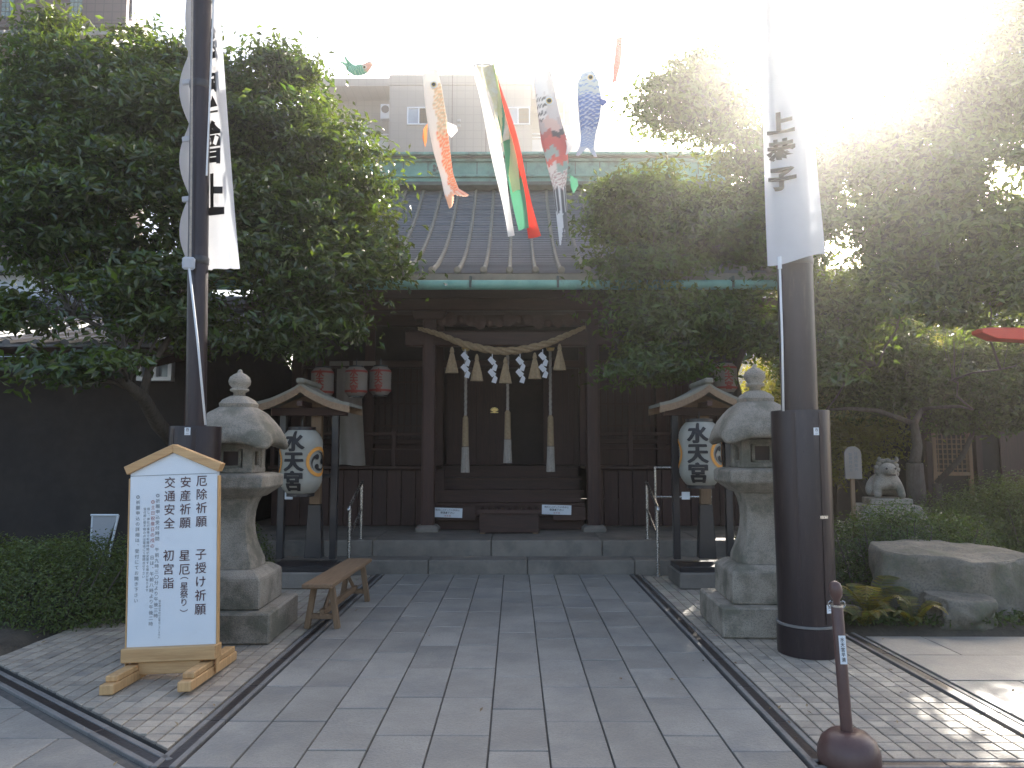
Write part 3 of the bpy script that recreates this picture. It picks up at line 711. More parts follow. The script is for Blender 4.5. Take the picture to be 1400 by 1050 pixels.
# porch things -------------------------------------------------------
sb = thing('offering_box', 'low wooden offering box with slatted top at the foot of the stair', 'offering box', (CX - .02, 10.42, .36)); sb.scale = (.86, 1, 1)
bx('box_body', 'dwoodh', (0, 0, .15), (.95, .4, .28), sb, bevel=.01); 
for i in range(9): bxl('slat', 'dwoodh', (-.44 + i * .11, 0, .31), (.05, .38, .035), sb)
bx('rim', 'dwoodh', (0, -.215, .3), (1.02, .03, .06), sb); bx('foot', 'owood', (-.42, 0, .005), (.08, .42, .02), sb, bevel=0); bx('foot', 'owood', (.42, 0, .005), (.08, .42, .02), sb, bevel=0)
def notice(x, z, Y, label, rz=0):
    t = thing('notice_sign', label, 'sign', (x, Y, z), 0, 'white notices fixed to the stair')
    t.rotation_euler = (0, rz, 0)
    bx('plate', 'paint', (0, 0, 0), (.42, .012, .135), t, bevel=.002)
    lettering('階段に上がっての参拝は', .03, 'ink', t, (-.16, -.009, .038), vertical=False); lettering('御遠慮下さい', .032, 'ink', t, (-.085, -.009, 0), vertical=False, bold=.012); lettering('水天宮', .03, 'inkr', t, (-.03, -.009, -.042), vertical=False)
    return t
for x0_, x1_ in ((CX - 1.07, CX - .5), (CX + .6, CX + 1.07)): H('notice_board', 'dwoodh', x0_, x1_, 10.66, 10.68, .50, .70)
p = at(612, 701, 10.65); notice(p.x, p.z, 10.65, 'small white notice on the stair left of the offering box', R(2))
p = at(761, 697, 10.65); notice(p.x, p.z, 10.65, 'small white notice on the stair right of the offering box', R(1.5))
# shimenawa
sm = thing('sacred_rope', 'thick twisted straw rope sagging between the porch pillars with tassels and zigzag papers', 'rope', (CX, 10.3, 2.88))
pl = [at(572, 449, 10.3), at(600, 457, 10.3), at(640, 472, 10.3), at(690, 480, 10.3), at(740, 472, 10.3), at(775, 458, 10.3), at(800, 447, 10.3)]
O = Vector(sm.location)
def cat(pts, n=40):
    out = []
    P_ = [pts[0]] + pts + [pts[-1]]
    for i in range(1, len(P_) - 2):
        for k in range(n // (len(pts) - 1) + 1):
            t = k / (n // (len(pts) - 1) + 1); a, b, c, d = P_[i - 1], P_[i], P_[i + 1], P_[i + 2]
            out.append(.5 * ((2 * b) + (c - a) * t + (2 * a - 5 * b + 4 * c - d) * t * t + (3 * b - a - 3 * c + d) * t ** 3))
    out.append(pts[-1]); return out
ctr = cat([q - O for q in pl], 96)
for st in range(3):
    pts = []
    for i, c in enumerate(ctr):
        u = i / (len(ctr) - 1); rr_ = .026 * (.45 + .55 * math.sin(PI * min(1, max(0, u)))) + .004; a = i * .42 + st * 2 * PI / 3
        pts.append(c + Vector((math.cos(a) * .25 * rr_, math.cos(a) * rr_, math.sin(a) * rr_)))
    MB().tube(pts, [.012 + .018 * math.sin(PI * i / (len(ctr) - 1)) for i in range(len(ctr))], 8).build('strand', 'rope', sm, smooth='all')
def tassel(px, py0, py1, Y=10.27):
    a = at(px, py0, Y) - O; b = at(px, py1, Y) - O; h = a.z - b.z; rs = []
    for (t, r) in ((0, .008), (.08, .022), (.2, .03), (.24, .022), (.3, .03), (.7, .065), (1, .085)):
        rs.append([(a.x + r * (1 + .12 * (k % 2)) * math.cos(2 * PI * k / 20), a.y + .7 * r * (1 + .12 * (k % 2)) * math.sin(2 * PI * k / 20), a.z - h * t) for k in range(20)])
    m_ = MB(); m_.rings(list(reversed(rs))); m_.build('tassel', 'rope', sm)
for px, a, b in ((618, 474, 510), (652, 484, 521), (691, 488, 524), (731, 482, 518), (765, 470, 506)): tassel(px, a, b)
def shide(px, py0, py1, Y=10.25):
    a = at(px, py0, Y) - O; b = at(px, py1, Y) - O; h = a.z - b.z; m_ = MB(); w_ = .075
    m_.box((a.x, a.y, a.z - h * .07), (.012, .002, h * .16))
    n_ = 4
    for k in range(n_):
        zc = a.z - h * (.2 + .2 * k); s_ = -1 if k % 2 else 1; x0 = a.x - w_ * .35 * s_; dd = h * .13
        q_ = [(x0 - w_ * .5, zc + dd * (.1 if s_ > 0 else -.9)), (x0 + w_ * .1, zc + dd), (x0 + w_ * 1.1 * (1 if s_ > 0 else .6), zc + dd * (-.4 if s_ > 0 else .1)), (x0 + w_ * .35, zc - dd * 1.25)]
        m_.poly_y([(q_[0][0], q_[0][1]), (q_[3][0], q_[3][1]), (q_[2][0], q_[2][1]), (q_[1][0], q_[1][1])], a.y - .004 * k, a.y - .004 * k + .0015)
    m_.build('paper_streamer', 'paper', sm)
for px, a, b in ((636, 478, 519), (673, 484, 526), (711, 484, 526), (742, 478, 519)): shide(px, a, b)
# bell ropes
def bell_rope(px, pbot, label):
    a = at(px, 470, 10.85); b = at(px, pbot, 10.85); L_ = a.z - b.z; t = thing('bell_rope', label, 'bell rope', (b.x, 10.85, b.z), 0, 'bell ropes hanging in the porch')
    for st in range(3):
        MB().tube([(math.cos(i * .5 + st * 2.1) * .012, math.sin(i * .5 + st * 2.1) * .012, L_ * .42 + (3.1 - b.z - L_ * .42) * i / 60) for i in range(61)], .013, 6).build('strand', 'ropew', t, smooth='all')
    MB().lathe([(.05, L_ * .2), (.042, L_ * .42), (.02, L_ * .44)], n=16).build('sleeve', 'rope', t, smooth=True)
    rs = [[(r * (1 + .1 * (k % 2)) * math.cos(2 * PI * k / 20), r * (1 + .1 * (k % 2)) * math.sin(2 * PI * k / 20), z) for k in range(20)] for r, z in ((.062, 0), (.052, L_ * .12), (.05, L_ * .195))]
    MB().rings(rs).build('tassel', 'ropew', t)
    MB().lathe([(0.001, -.07), (.05, -.055), (.07, 0), (.05, .055), (.001, .07)], n=16).build('bell', 'gold', t, (0, 0, 3.02 - b.z), smooth=True)
bell_rope(636, 646, 'left bell rope of three with pale tassel end hanging in the porch')
bell_rope(694, 633, 'middle bell rope of three, ending a little higher than its neighbours')
bell_rope(753, 645, 'right bell rope of three with pale tassel end hanging in the porch')
# hanging cloth and small lanterns under the left eave
def wavy(name, x0, x1, z0, z1, Y, mat, par, amp=.03, nx=24, nz=20, bend=0, fold=3):
    v = []; f = []
    for j in range(nz + 1):
        for i in range(nx + 1):
            u = i / nx; t = j / nz; x = x0 + (x1 - x0) * u + bend * (1 - t) * u
            v.append((x, Y + amp * math.sin(u * fold * PI + t * 2) * (1.1 - t * .6), z0 + (z1 - z0) * t + .01 * math.sin(u * 6)))
    for j in range(nz):
        for i in range(nx): a = j * (nx + 1) + i; f.append((a, a + 1, a + nx + 2, a + nx + 1))
    return MB().add(v, f).build(name, mat, par, smooth='all')
a = at(463, 503, 11.1); b = at(497, 636, 11.1)
t = thing('hanging_cloth', 'pale plain cloth hanging under the left eave beside the lantern stand', 'cloth', (a.x, 11.1, 0)); wavy('fabric', -.03, b.x - a.x - .07, b.z, a.z, 0, 'cloth2', t, bend=.1); MB().tube([(-.1, 0, a.z), (.55, 0, a.z)], .012, 8).build('rod', 'dwood', t)
a = at(455, 497, 11.15); t = thing('name_board', 'long pale horizontal board above the small lanterns under the left eave', 'board', (a.x, 11.15, 0)); bx('panel', 'cloth2', (.1, 0, a.z), (.3, .02, .07), t); bx('panel', 'cloth2', (.48, 0, a.z), (.34, .02, .07), t)
# ------------------------------------------------------------------ paper lanterns
def lan_r(z, h, r):       # z in -h/2..h/2
    t = abs(z) / (h / 2); return r * (1 - .38 * max(0, (t - .5) / .5) ** 2.2) * (1 - .03 * (1 - t))
def wrap(mb, h, r, ang, off=.006):
    bm = bmesh.new(); vm = [bm.verts.new(v) for v in mb.v]
    for f in mb.f:
        try: bm.faces.new([vm[i] for i in f])
        except ValueError: pass
    bmesh.ops.triangulate(bm, faces=bm.faces[:])
    for it in range(4):
        e = [e for e in bm.edges if e.calc_length() > h * .07]
        if not e: break
        bmesh.ops.subdivide_edges(bm, edges=e, cuts=1); bmesh.ops.triangulate(bm, faces=bm.faces[:])
    out = MB(); bm.verts.index_update()
    vs_ = []
    for v in bm.verts:
        x, _, z = v.co; a = ang + x / r; rad = lan_r(z, h, r) + off; vs_.append((rad * math.sin(a), -rad * math.cos(a), z))
    out.add(vs_, [tuple(q.index for q in f.verts) for f in bm.faces]); bm.free(); return out
def paper_lantern(label, loc, h, r, chars, csize, ink, group, emblem=None, rib=22, bold=.02, stripes=False):
    t = thing('paper_lantern', label, 'lantern', loc, 0, group); n = rib * 2; prof = []
    for i in range(n + 1):
        z = -h / 2 + h * i / n; prof.append((lan_r(z, h, r) * (1 if i % 2 else .985), z))
    MB().lathe(prof, n=40).build('shade', 'cloth2' if stripes else 'washi', t, smooth='all')
    MB().lathe([(r * .6, 0), (r * .64, h * .0), (r * .64, h * .05), (r * .5, h * .05)], (0, 0, h / 2 - h * .005), 32).build('top_ring', 'black', t)
    MB().lathe([(r * .5, -h * .05), (r * .64, -h * .05), (r * .64, 0), (r * .6, 0)], (0, 0, -h / 2 + h * .005), 32).build('bottom_ring', 'black', t)
    MB().tube([(0, 0, h / 2), (0, 0, h / 2 + .12)], .008, 6).build('hanger', 'black', t)
    k = len(chars); m_ = text_mb(chars, csize, pitch=1.0, bold=bold)
    m_.v = [(x, y_, z + csize * (k - 1) / 2) for x, y_, z in m_.v]
    out = MB()
    for q_, (dx_, dz_) in enumerate(((0, 0), (csize * .035, 0), (-csize * .035, 0), (0, csize * .025)) if emblem else ((0, 0),)):
        c_ = MB(); c_.v = [(x + dx_, y_, z + dz_) for x, y_, z in m_.v]; c_.f = m_.f; w_ = wrap(c_, h, r, 0 if emblem is None else emblem[0], .006 + q_ * .0012); out.add(w_.v, w_.f)
    out.build('lettering', ink, t)
    if emblem:
        for ang in emblem[1:]:
            ring = MB(); R1, R0 = r * .7, r * .54; N2 = 36
            v = [(R_ * math.cos(2 * PI * i / N2), 0, R_ * math.sin(2 * PI * i / N2)) for R_ in (R0, R1) for i in range(N2)]
            ring.add(v, [(i, (i + 1) % N2, N2 + (i + 1) % N2, N2 + i) for i in range(N2)])
            wrap(ring, h, r, ang).build('emblem_ring', 'orange', t)
            tm = MB()
            for q in range(3):
                a0 = q * 2 * PI / 3; hc = Vector((math.cos(a0), math.sin(a0))) * r * .26; pts = []
                tm.add([(hc.x + r * .13 * math.cos(2 * PI * i / 16), 0, hc.y + r * .13 * math.sin(2 * PI * i / 16)) for i in range(16)], [tuple(range(16))])
                strip = []
                for i in range(13):
                    u = i / 12; a_ = a0 + .1 + u * 2.0; rc = r * (.36 + .14 * u); wd = r * .12 * (1 - u)
                    strip += [((rc + wd * .3) * math.cos(a_), 0, (rc + wd * .3) * math.sin(a_)), ((rc - wd) * math.cos(a_), 0, (rc - wd) * math.sin(a_))]
                tm.add(strip, [(2 * i, 2 * i + 1, 2 * i + 3, 2 * i + 2) for i in range(12)])
            wrap(tm, h, r, ang, .008).build('emblem_commas', 'ink', t)
    if stripes:
        for zz in (-.34, .34):
            m2 = MB().lathe([(lan_r(h * zz - .01, h, r) + .004, h * zz - .014), (lan_r(h * zz + .01, h, r) + .004, h * zz + .014)], n=30); m2.f = m2.f[:-2]; m2.build('red_band', 'redc', t)
    return t
pL = at(412, 631, 8.25); pR = at(957, 620, 8.25)
paper_lantern('large white paper lantern with bold black characters left of the path', pL, .70, .235, '水天宮', .215, 'ink', 'large paper lanterns on the two stands', (R(-6), R(68), R(-84)))
paper_lantern('large white paper lantern with bold black characters right of the path', pR, .70, .235, '水天宮', .215, 'ink', 'large paper lanterns on the two stands', (R(-20), R(54), R(-108)))
for px, py, lab, Yd in ((441, 523, 'small red and white lantern under the left eave, outermost of three', 10.0), (487, 522, 'small red and white lantern under the left eave, middle of three', 10.0), (520, 521, 'small red and white lantern under the left eave, nearest the porch', 10.3), (992, 517, 'small red and white lantern under the right eave above the stone lantern', 10.0)):
    paper_lantern(lab, at(px, py, Yd), .4, .155, '水天宮', .11, 'redc', 'small lanterns under the eaves', None, 14, .03, True)
# ------------------------------------------------------------------ lantern stands
def stand(label, loc):
    t = thing('lantern_stand', label, 'lantern stand', loc, 0, 'roofed lantern stands either side of the path')
    bx('plinth', 'stepstone', (0, 0, .085), (.7, .62, .17), t, bevel=.012); bx('sill', 'black', (0, 0, .2), (.67, .5, .055), t)
    for sx in (-1, 1): bx('post', 'black', (sx * .3, .06, 1.08), (.075, .075, 1.62), t)
    bx('centre_post', 'owoodv', (.06, .16, 1.4), (.12, .09, 1.05), t); MB().box((.06, .16, .57), (.2, .13, .6), top=.72).build('post_foot', 'black', t, bevel=.005)
    bx('cross_beam', 'dwoodh', (0, .06, 1.93), (.86, .09, .09), t); bx('cross_beam', 'black', (0, .06, 1.2), (.6, .04, .05), t); bx('hanging_arm', 'dwoodh', (0, -.12, 2.0), (.06, .5, .06), t)
    # curved gable roof, ridge along the depth
    for sx in (-1, 1):
        for nm, mt, y0, y1, th, dz in (('roof_slope', 'batten', -.34, .34, .035, .035), ('bargeboard', 'owood', -.36, -.33, .075, 0), ('bargeboard', 'owood', .33, .36, .075, 0)):
            up_, lo = [], []
            for i in range(9):
                u = i / 8; x = sx * (u * .54); z = 2.2 - .26 * (u ** .8) + .05 * max(0, u - .6) ** 1.2 * 2 + dz
                up_.append((x, z)); lo.append((x, z - th))
            poly = up_ + list(reversed(lo))
            if sx > 0: poly = list(reversed(poly))
            MB().poly_y(poly, y0, y1).build(nm, mt, t)
    bx('ridge_cap', 'batten', (0, 0, 2.25), (.09, .76, .06), t, bevel=.015)
    MB().poly_y([(-.36, 1.98), (.36, 1.98), (0, 2.14)], .02, .04).build('gable_panel', 'owood', t)
    bx('tag', 'paint', (-.2, -.005, .98), (.09, .01, .085), t, bevel=.001)
    return t
sl = stand('roofed timber stand holding the left large lantern, beside the bench', (pL.x + .02, 8.42, 0))
dup(sl, (pR.x + .07, 8.42, 0), 0, 'roofed timber stand holding the right large lantern, on a concrete plinth')
# ------------------------------------------------------------------ handrails
def handrail(label, x, pts):
    t = thing('handrail', label, 'handrail', (x, 9.0, 0), 0, 'steel handrails beside the platform steps')
    (y0, z0, h0), (y1, z1, h1) = pts
    MB().tube([(0, y0, z0), (0, y0, z0 + h0)], .02, 12).build('post', 'steel', t, smooth=True); MB().tube([(0, y1, z1), (0, y1, z1 + h1)], .02, 12).build('post', 'steel', t, smooth=True)
    a = Vector((0, y0, z0 + h0)); b = Vector((0, y1, z1 + h1)); d = (a - b).normalized()
    MB().tube([a + d * .0 + Vector((0, -.08, -.045)), a + Vector((0, -.02, 0)), b, b + Vector((0, .05, .0))], .019, 12).build('rail', 'steel', t, smooth='all')
    MB().tube([a + Vector((0, 0, -.36)), b + Vector((0, 0, -.34))], .015, 10).build('rail', 'steel', t, smooth=True)
    for y_, z_ in ((y0, z0), (y1, z1)): MB().lathe([(.045, 0), (.045, .008), (.024, .014)], (0, y_, z_), 16).build('foot_plate', 'steel', t)
    return t
hr = handrail('steel handrail at the right end of the platform steps', 1.70, ((-.05, 0, .82), (.62, .36, .72)))
dup(hr, (-1.98, 9.0, 0), 0, 'steel handrail at the left end of the platform steps, behind the bench')
t = thing('barrier_rail', 'horizontal steel rail barrier behind the right handrail', 'railing', (1.92, 10.2, .36)); 
for x_ in (0, .75): MB().tube([(x_, 0, 0), (x_, 0, .9)], .017, 10).build('post', 'steel', t, smooth=True)
for z_ in (.9, .5): MB().tube([(-.02, 0, z_), (.77, 0, z_)], .016, 10).build('rail', 'steel', t, smooth=True)

# ================================================================== STONE LANTERNS
def stone_lantern(label, loc, rz):
    t = thing('stone_lantern', label, 'stone lantern', loc, rz, 'tall granite lanterns flanking the path')
    def part(nm, prof, sq, n=48, bev=0): 
        o = MB().lathe(prof, n=n, sq=sq).build(nm, 'granite', t, smooth=True, bevel=bev); return o
    MB().box((0, 0, .12), (.86, .86, .24)).build('base_block', 'granite', t, bevel=.014)
    pb = MB(); pb.rings([[(sx * h, sy * h, z) for sx, sy in ((-1, -1), (1, -1), (1, 1), (-1, 1))] for h, z in ((.315, .242), (.315, .48), (.305, .5), (.24, .548))]); pb.build('pedestal_block', 'granite', t, bevel=.01)
    part('shaft', [(.215, .55), (.21, .6), (.188, .66), (.16, .74), (.142, .83), (.135, .92), (.14, 1.0), (.156, 1.08), (.178, 1.13)], 9)
    pb = MB(); pb.rings([[(sx * h, sy * h, z) for sx, sy in ((-1, -1), (1, -1), (1, 1), (-1, 1))] for h, z in ((.2, 1.132), (.22, 1.15), (.3, 1.215), (.305, 1.23), (.305, 1.31), (.29, 1.325), (.24, 1.338))]); pb.build('platform', 'granite', t, bevel=.006)
    # fire box: four corner posts, sills, dark core standing in for the shade inside
    fb = MB(); s = .155
    for sx in (-1, 1):
        for sy in (-1, 1): fb.box((sx * .14, sy * .14, 1.46), (.08, .08, .238))
    for z0 in (1.362, 1.562):
        fb.box((0, 0, z0), (.365, .365, .045))
    fb = fb.build('fire_box', 'granite', t, bevel=.006)
    for k in range(4):
        fr = MB(); a = k * PI / 2; q = Matrix.Rotation(a, 4, 'Z')
        for (x_, z_, w_, h_) in ((-.075, 1.46, .025, .155), (.075, 1.46, .025, .155), (0, 1.53, .175, .02), (0, 1.392, .175, .02)):
            c_ = q @ Vector((x_, -.155, z_)); fr.box(c_, (w_, .02, h_), rz=a)
        fr.build('window_frame', 'granite', fb)
    MB().box((0, 0, 1.46), (.24, .24, .15)).build('shade_core', 'interior', fb)
    # pillow-shaped cap with curled-up corners
    rs = []; N2 = 64
    for (r, z, lift) in ((.2, 1.59, 0), (.32, 1.582, .5), (.352, 1.578, 1), (.368, 1.592, 1), (.37, 1.62, 1), (.352, 1.675, .85), (.31, 1.745, .6), (.26, 1.805, .35), (.21, 1.855, .12), (.16, 1.885, 0), (.14, 1.9, 0)):
        ring = []
        for i in range(N2):
            a = 2 * PI * i / N2; ca, sa = math.cos(a), math.sin(a); e = 4.6; k = 1 / (abs(ca) ** e + abs(sa) ** e) ** (1 / e)
            cn = max(0, (k - 1) / .2) ** 2; sc = .055 * math.cos(4 * a * 1) * 0
            side = 1 - .09 * lift * (1 - cn)
            ring.append((r * k * ca * side, r * k * sa * side, z - .035 * cn * lift + .012 * lift * (1 - cn)))
        rs.append(ring)
    MB().rings(rs).build('cap', 'granite', t, smooth='all')
    part('neck', [(.135, 1.9), (.14, 1.93), (.115, 1.965), (.085, 1.985), (.06, 2.0)], 5)
    MB().lathe([(.05, 2.0), (.048, 2.03), (.078, 2.045), (.078, 2.06), (.06, 2.07), (.086, 2.1), (.092, 2.13), (.08, 2.165), (.05, 2.19), (.022, 2.205), (.018, 2.225), (.004, 2.235)], n=28).build('jewel', 'granite', t, smooth='all')
    return t
l0 = stone_lantern('granite lantern with moss-stained cap behind the white signboard', (-2.33, 6.22, 0), R(2))
l0.scale = (1, 1, .97)
rl = dup(l0, (2.09, 6.42, 0), R(-2), 'granite lantern standing beside the big black pole drum on the right'); rl.scale = (1, 1, 1)

# ================================================================== BANNER POLES
def pole(label, x, Y, r_d, r_p, h_d, seed, ztop=9.2, lean=0):
    t = thing('banner_pole', label, 'pole', (x, Y, 0), 0, 'tall dark banner poles in steel drum sockets'); random.seed(seed)
    d_ = MB(); d_.lathe([(r_d + .012, 0), (r_d + .012, .2), (r_d, .212), (r_d * 1.03, h_d - .01), (r_d * 1.02, h_d), (r_d * .9, h_d)], n=40); d_ = d_.build('drum', 'steelb', t, smooth=True)
    MB().lathe([(r_d + .008, .206), (r_d + .014, .209), (r_d + .014, .222), (r_d + .008, .225)], n=40).build('collar', 'channel', t, smooth=True)
    for a in (-34, 20): # vertical seams
        c = (r_d * 1.022 * math.sin(R(a)), -r_d * 1.022 * math.cos(R(a)), (h_d + .22) / 2); MB().box(c, (.03, .006, h_d - .26), rz=R(a)).build('seam_strip', 'steelb', t)
    def plate(a, z, w_, h_, nm, mt='paint', chars=None):
        rr_ = r_d * 1.03 + .003; s_ = MB().box((rr_ * math.sin(R(a)), -rr_ * math.cos(R(a)), z), (w_, .004, h_), rz=R(a)).build(nm, mt, t)
        if chars:
            rr_ += .004; lettering(chars, .022, 'ink', t, (rr_ * math.sin(R(a)), -rr_ * math.cos(R(a)), z + .012), rot=(0, 0, R(a)), bold=.01)
    plate(6 + seed, 1.62, .04, .055, 'label_plate', chars='西二'); plate(16 + seed, 1.0, .07, .022, 'latch', 'steel'); plate(20 + seed, .35, .04, .06, 'label_plate', chars='西一')
    zz = [.1 + i * (ztop - .1) / 6 for i in range(7)]
    pm = MB().lathe([(r_p * (1.0 if z < 5 else .97), z) for z in zz], n=32); pm.v = [(x_ + lean * max(0, z_ - 1.6), y_, z_) for x_, y_, z_ in pm.v]; pm.build('pole', 'steelb', t, smooth=True)
    for z in (2.9, 4.3, 5.8): MB().lathe([(r_p + .003, 0), (r_p + .006, .01), (r_p + .006, .05), (r_p + .003, .06)], (lean * (z - 1.6), 0, z), 32).build('band', 'black', t, smooth=True)
    return t
XR, YR = 2.165, 5.62
pole('thick black banner pole in a black drum right of the path', XR, YR, .205, .132, 1.78, 3)
pL_ = at(268, 583, 5.55); XL, YL = pL_.x, 5.55
pole('slimmer black banner pole behind the white signboard', XL, YL, .178, .074, 1.66, 0, lean=-.026)
# banners
def banner(label, grid, group=None):
    t = thing('banner', label, 'banner', grid[0][0], 0, group); O_ = Vector(grid[0][0]); nx = len(grid[0]); v = [Vector(p) - O_ for r_ in grid for p in r_]
    f = [(j * nx + i, j * nx + i + 1, (j + 1) * nx + i + 1, (j + 1) * nx + i) for j in range(len(grid) - 1) for i in range(nx - 1)]
    MB().add(v, f).build('fabric', 'cloth', t, smooth='all'); return t, O_
# right: hangs in front of the pole
grid = []
for j in range(61):
    t_ = j / 60; z = 2.87 + t_ * 4.4
    c = at(1045 + 8 * t_ * 1.2, 360, 5.4); row = []
    for i in range(33):
        u = i / 32; wdt = .40 - .09 * min(1, t_ * 2.2)
        row.append((1.885 + wdt * u, 5.4 + .045 * math.sin(u * 5.2 + 1) * (.4 + u) - .05 * u + .01 * math.sin(t_ * 14 + u * 5), z - .02 * math.cos(u * 3.1) + .03 * u * (1 - t_)))
    grid.append(row)
b, O_ = banner('long white banner hanging in front of the right pole under the sun', grid)
def on_right(s, size, px, py0, bold):
    m_ = text_mb(s, size, pitch=1.22, bold=bold); p0_ = at(px, py0, 5.36)
    v = []
    for x, _, z in m_.v:
        X = p0_.x + x; u = (X - 1.885) / .35; v.append((X - O_.x, 5.4 + .045 * math.sin(u * 5.2 + 1) * (.4 + u) - .05 * u - .016 - O_.y, p0_.z + z - O_.z))
    m_.v = v; m_.build('lettering', 'ink', b)
on_right('上恭子', .175, 1067, 168, .045)
MB().tube([(1.965 - O_.x, 5.44 - O_.y, 2.9 - O_.z), (1.975 - O_.x, 5.46 - O_.y, 4.2)], .011, 8).build('batten_pole', 'ropew', b)
t = thing('halyard', 'thin pale cord running down the right pole to its drum', 'cord', (0, 0, 0)); a = at(1066, 362, 5.42); c = at(1071, 562, 5.42)
MB().tube([a, a.lerp(c, .5) + Vector((.004, 0, 0)), c], .009, 8).build('cord', 'cord', t, smooth='all'); t.location = (0, 0, 0)
MB().tube([a + Vector((0, 0, .06)), a - Vector((0, 0, .03))], .016, 8).build('toggle', 'paint', t)
# left: passes behind the pole, loops on a thin staff
grid = []; nz = 70
def lx(px, py, Y): return at(px, py, Y).x
for j in range(nz + 1):
    t_ = j / nz; py = 372 - 520 * t_; 
    pyc = max(-30, py); wv = abs(math.sin((pyc - 85) / 95 * PI)) if py < 365 else 0
    xl_ = 258 - 14 * wv * (1 if py > 60 else .4) + 8 * (1 - t_) * 0; xr_ = 327 - 27 * max(0, min(1, (372 - py) / 372)) ** .9
    row = []
    for i in range(37):
        u = i / 36; px = xl_ + (xr_ - xl_) * u; Yb = YL + .02 + .16 * math.sin(PI * min(1, u * 1.25)) ** .7 + (.05 * math.sin(u * 9 + t_ * 3) if u > .45 else 0)
        p = at(px, 372, Yb); zc = at(290, py if py > -60 else py, YL + .15).z
        row.append((p.x - (zc - 3.0) * .042, Yb, zc + (.04 * (1 - u) if j == 0 else 0)))
    grid.append(row)
b2, O2 = banner('long white banner looped behind the left pole', grid)
m_ = text_mb('の会因會上', .36, pitch=1.28, bold=.045); p0_ = at(292, -10, YL + .1); v = []
for x, _, z in m_.v: 
    v.append((at(292, 372, YL + .1).x + x * .5 - .0 - (p0_.z + z * .92 - 3.0) * .042 - O2.x, YL + .07 - O2.y + max(0, -x) * .3, p0_.z + z * .92 - O2.z))
m_.v = v; m_.build('lettering', 'ink', b2)
for py in (112, 190, 272, 360):
    q = at(257, py, YL - .02) - O2; MB().box(q, (.09, .02, .045), ry=R(-8)).build('loop', 'cloth', b2, bevel=.006)
MB().tube([at(260, 362, YL - .11) - O2, at(262, 180, YL - .11) - O2, at(263, -80, YL - .11) - O2], .009, 8).build('staff', 'ropew', b2)
t = thing('halyard', 'thin pale cord slanting down the left pole to its drum', 'cord', (0, 0, 0)); a = at(258, 360, YL - .13); c = at(281, 581, YL - .18)
MB().tube([a, a.lerp(c, .5) + Vector((.006, 0, 0)), c], .009, 8).build('cord', 'cord', t, smooth='all')
MB().box(a, (.09, .03, .1), rz=.3).build('knot', 'cloth', t, bevel=.015)
for dx in (14.5, 18.0):
    a = at(268 + dx + 12, -60, YL - .05); c = at(268 + dx, 240, YL - .11)
    if dx < 16: MB().tube([a, c], .007, 6).build('upper_cord', 'cord', t)

# ================================================================== SIGNBOARD
sg = thing('signboard', 'freestanding white prayer signboard with wooden gable trim and splayed feet', 'signboard', (-2.245, 4.98, .004), R(1.0)); sg.rotation_euler = (R(-1.5), R(-2.1), R(1.0))
W_ = .29
MB().poly_y([(-W_, .2), (W_, .2), (W_, 1.34), (0, 1.465), (-W_, 1.34)], -.02, .02).build('board', 'paint', sg, bevel=.002)
for sx in (-1, 1):
    poly = [(0, 1.52), (sx * (W_ + .035), 1.378), (sx * (W_ + .012), 1.325), (0, 1.463)]
    if sx > 0: poly = list(reversed(poly))
    MB().poly_y(poly, -.045, .035).build('gable_trim', 'pwood', sg, bevel=.003)
    bx('side_post', 'pwoodv', (sx * (W_ + .006), .0, .66), (.01, .045, 1.28), sg)
    for k, (yy, ln, z, hh) in enumerate(((0, .78, .03, .06), (0.02, .7, .08, .038))): MB().box((sx * .235, .02 + yy, z), (.085 - .01 * k, ln, hh)).build('foot', 'owood' if 0 else 'pwoodv', sg, bevel=.006)
bx('lower_beam', 'pwood', (0, -.01, .158), (.61, .12, .09), sg, bevel=.006); bx('stretcher', 'pwood', (0, -.02, .075), (.4, .05, .085), sg, bevel=.004)
bx('panel_seam', 'inkg', (0, -.0215, 1.315), (.575, .003, .003), sg, bevel=0)
def pxs(px): return ((px - 237.5) / 119 * .58)
def pzs(py): return 1.33 - (py - 642) / 250.0 * 1.14
yf = -.0235
KW = dict(bold=.012)
for s_, px, py, sz in (('厄除祈願', 276, 656, .074), ('子授け祈願', 276, 762, .074), ('安産祈願', 254, 657, .074), ('星厄', 254, 763, .074), ('交通安全', 232.5, 657, .074), ('初宮詣', 232.5, 762, .074)):
    lettering(s_, sz, 'inkp', sg, (pxs(px), yf, pzs(py)), pitch=1.21 if s_ != '子授け祈願' else 1.2, bold=.006, aspect=.98)
lettering('（星祭り）', .052, 'inkp', sg, (pxs(254), yf, pzs(795)), pitch=1.0, bold=.006)
for s_, px, py, sz, mt in (('◎祈願申込受付時間　午前九時三〇分より午後三時', 216.5, 675, .028, 'inkg'), ('日は、午前八時より午後二時', 210, 764, .028, 'inkg'),
        ('但し、神社行事等で祈願時間が変更する場合が有ります', 204, 694, .019, 'inkg'), ('受付前に御不明の点は電話にて御問合せ下さい', 199, 694, .019, 'inkg'), ('◎祈願申込の詳細は、受付にてお聞き下さい', 189.5, 676, .028, 'inkg')):
    lettering(s_, sz, mt, sg, (pxs(px), yf, pzs(py)), pitch=1.27 if sz > .02 else 1.16, bold=0)
lettering('◎土日祝祭日の戌の', .028, 'inkr', sg, (pxs(210), yf, pzs(684)), pitch=1.29, bold=0)
lettering('御祈願は予約の必要はございません', .014, 'inkg', sg, (pxs(221.5), yf, pzs(826)), pitch=1.1, bold=0)

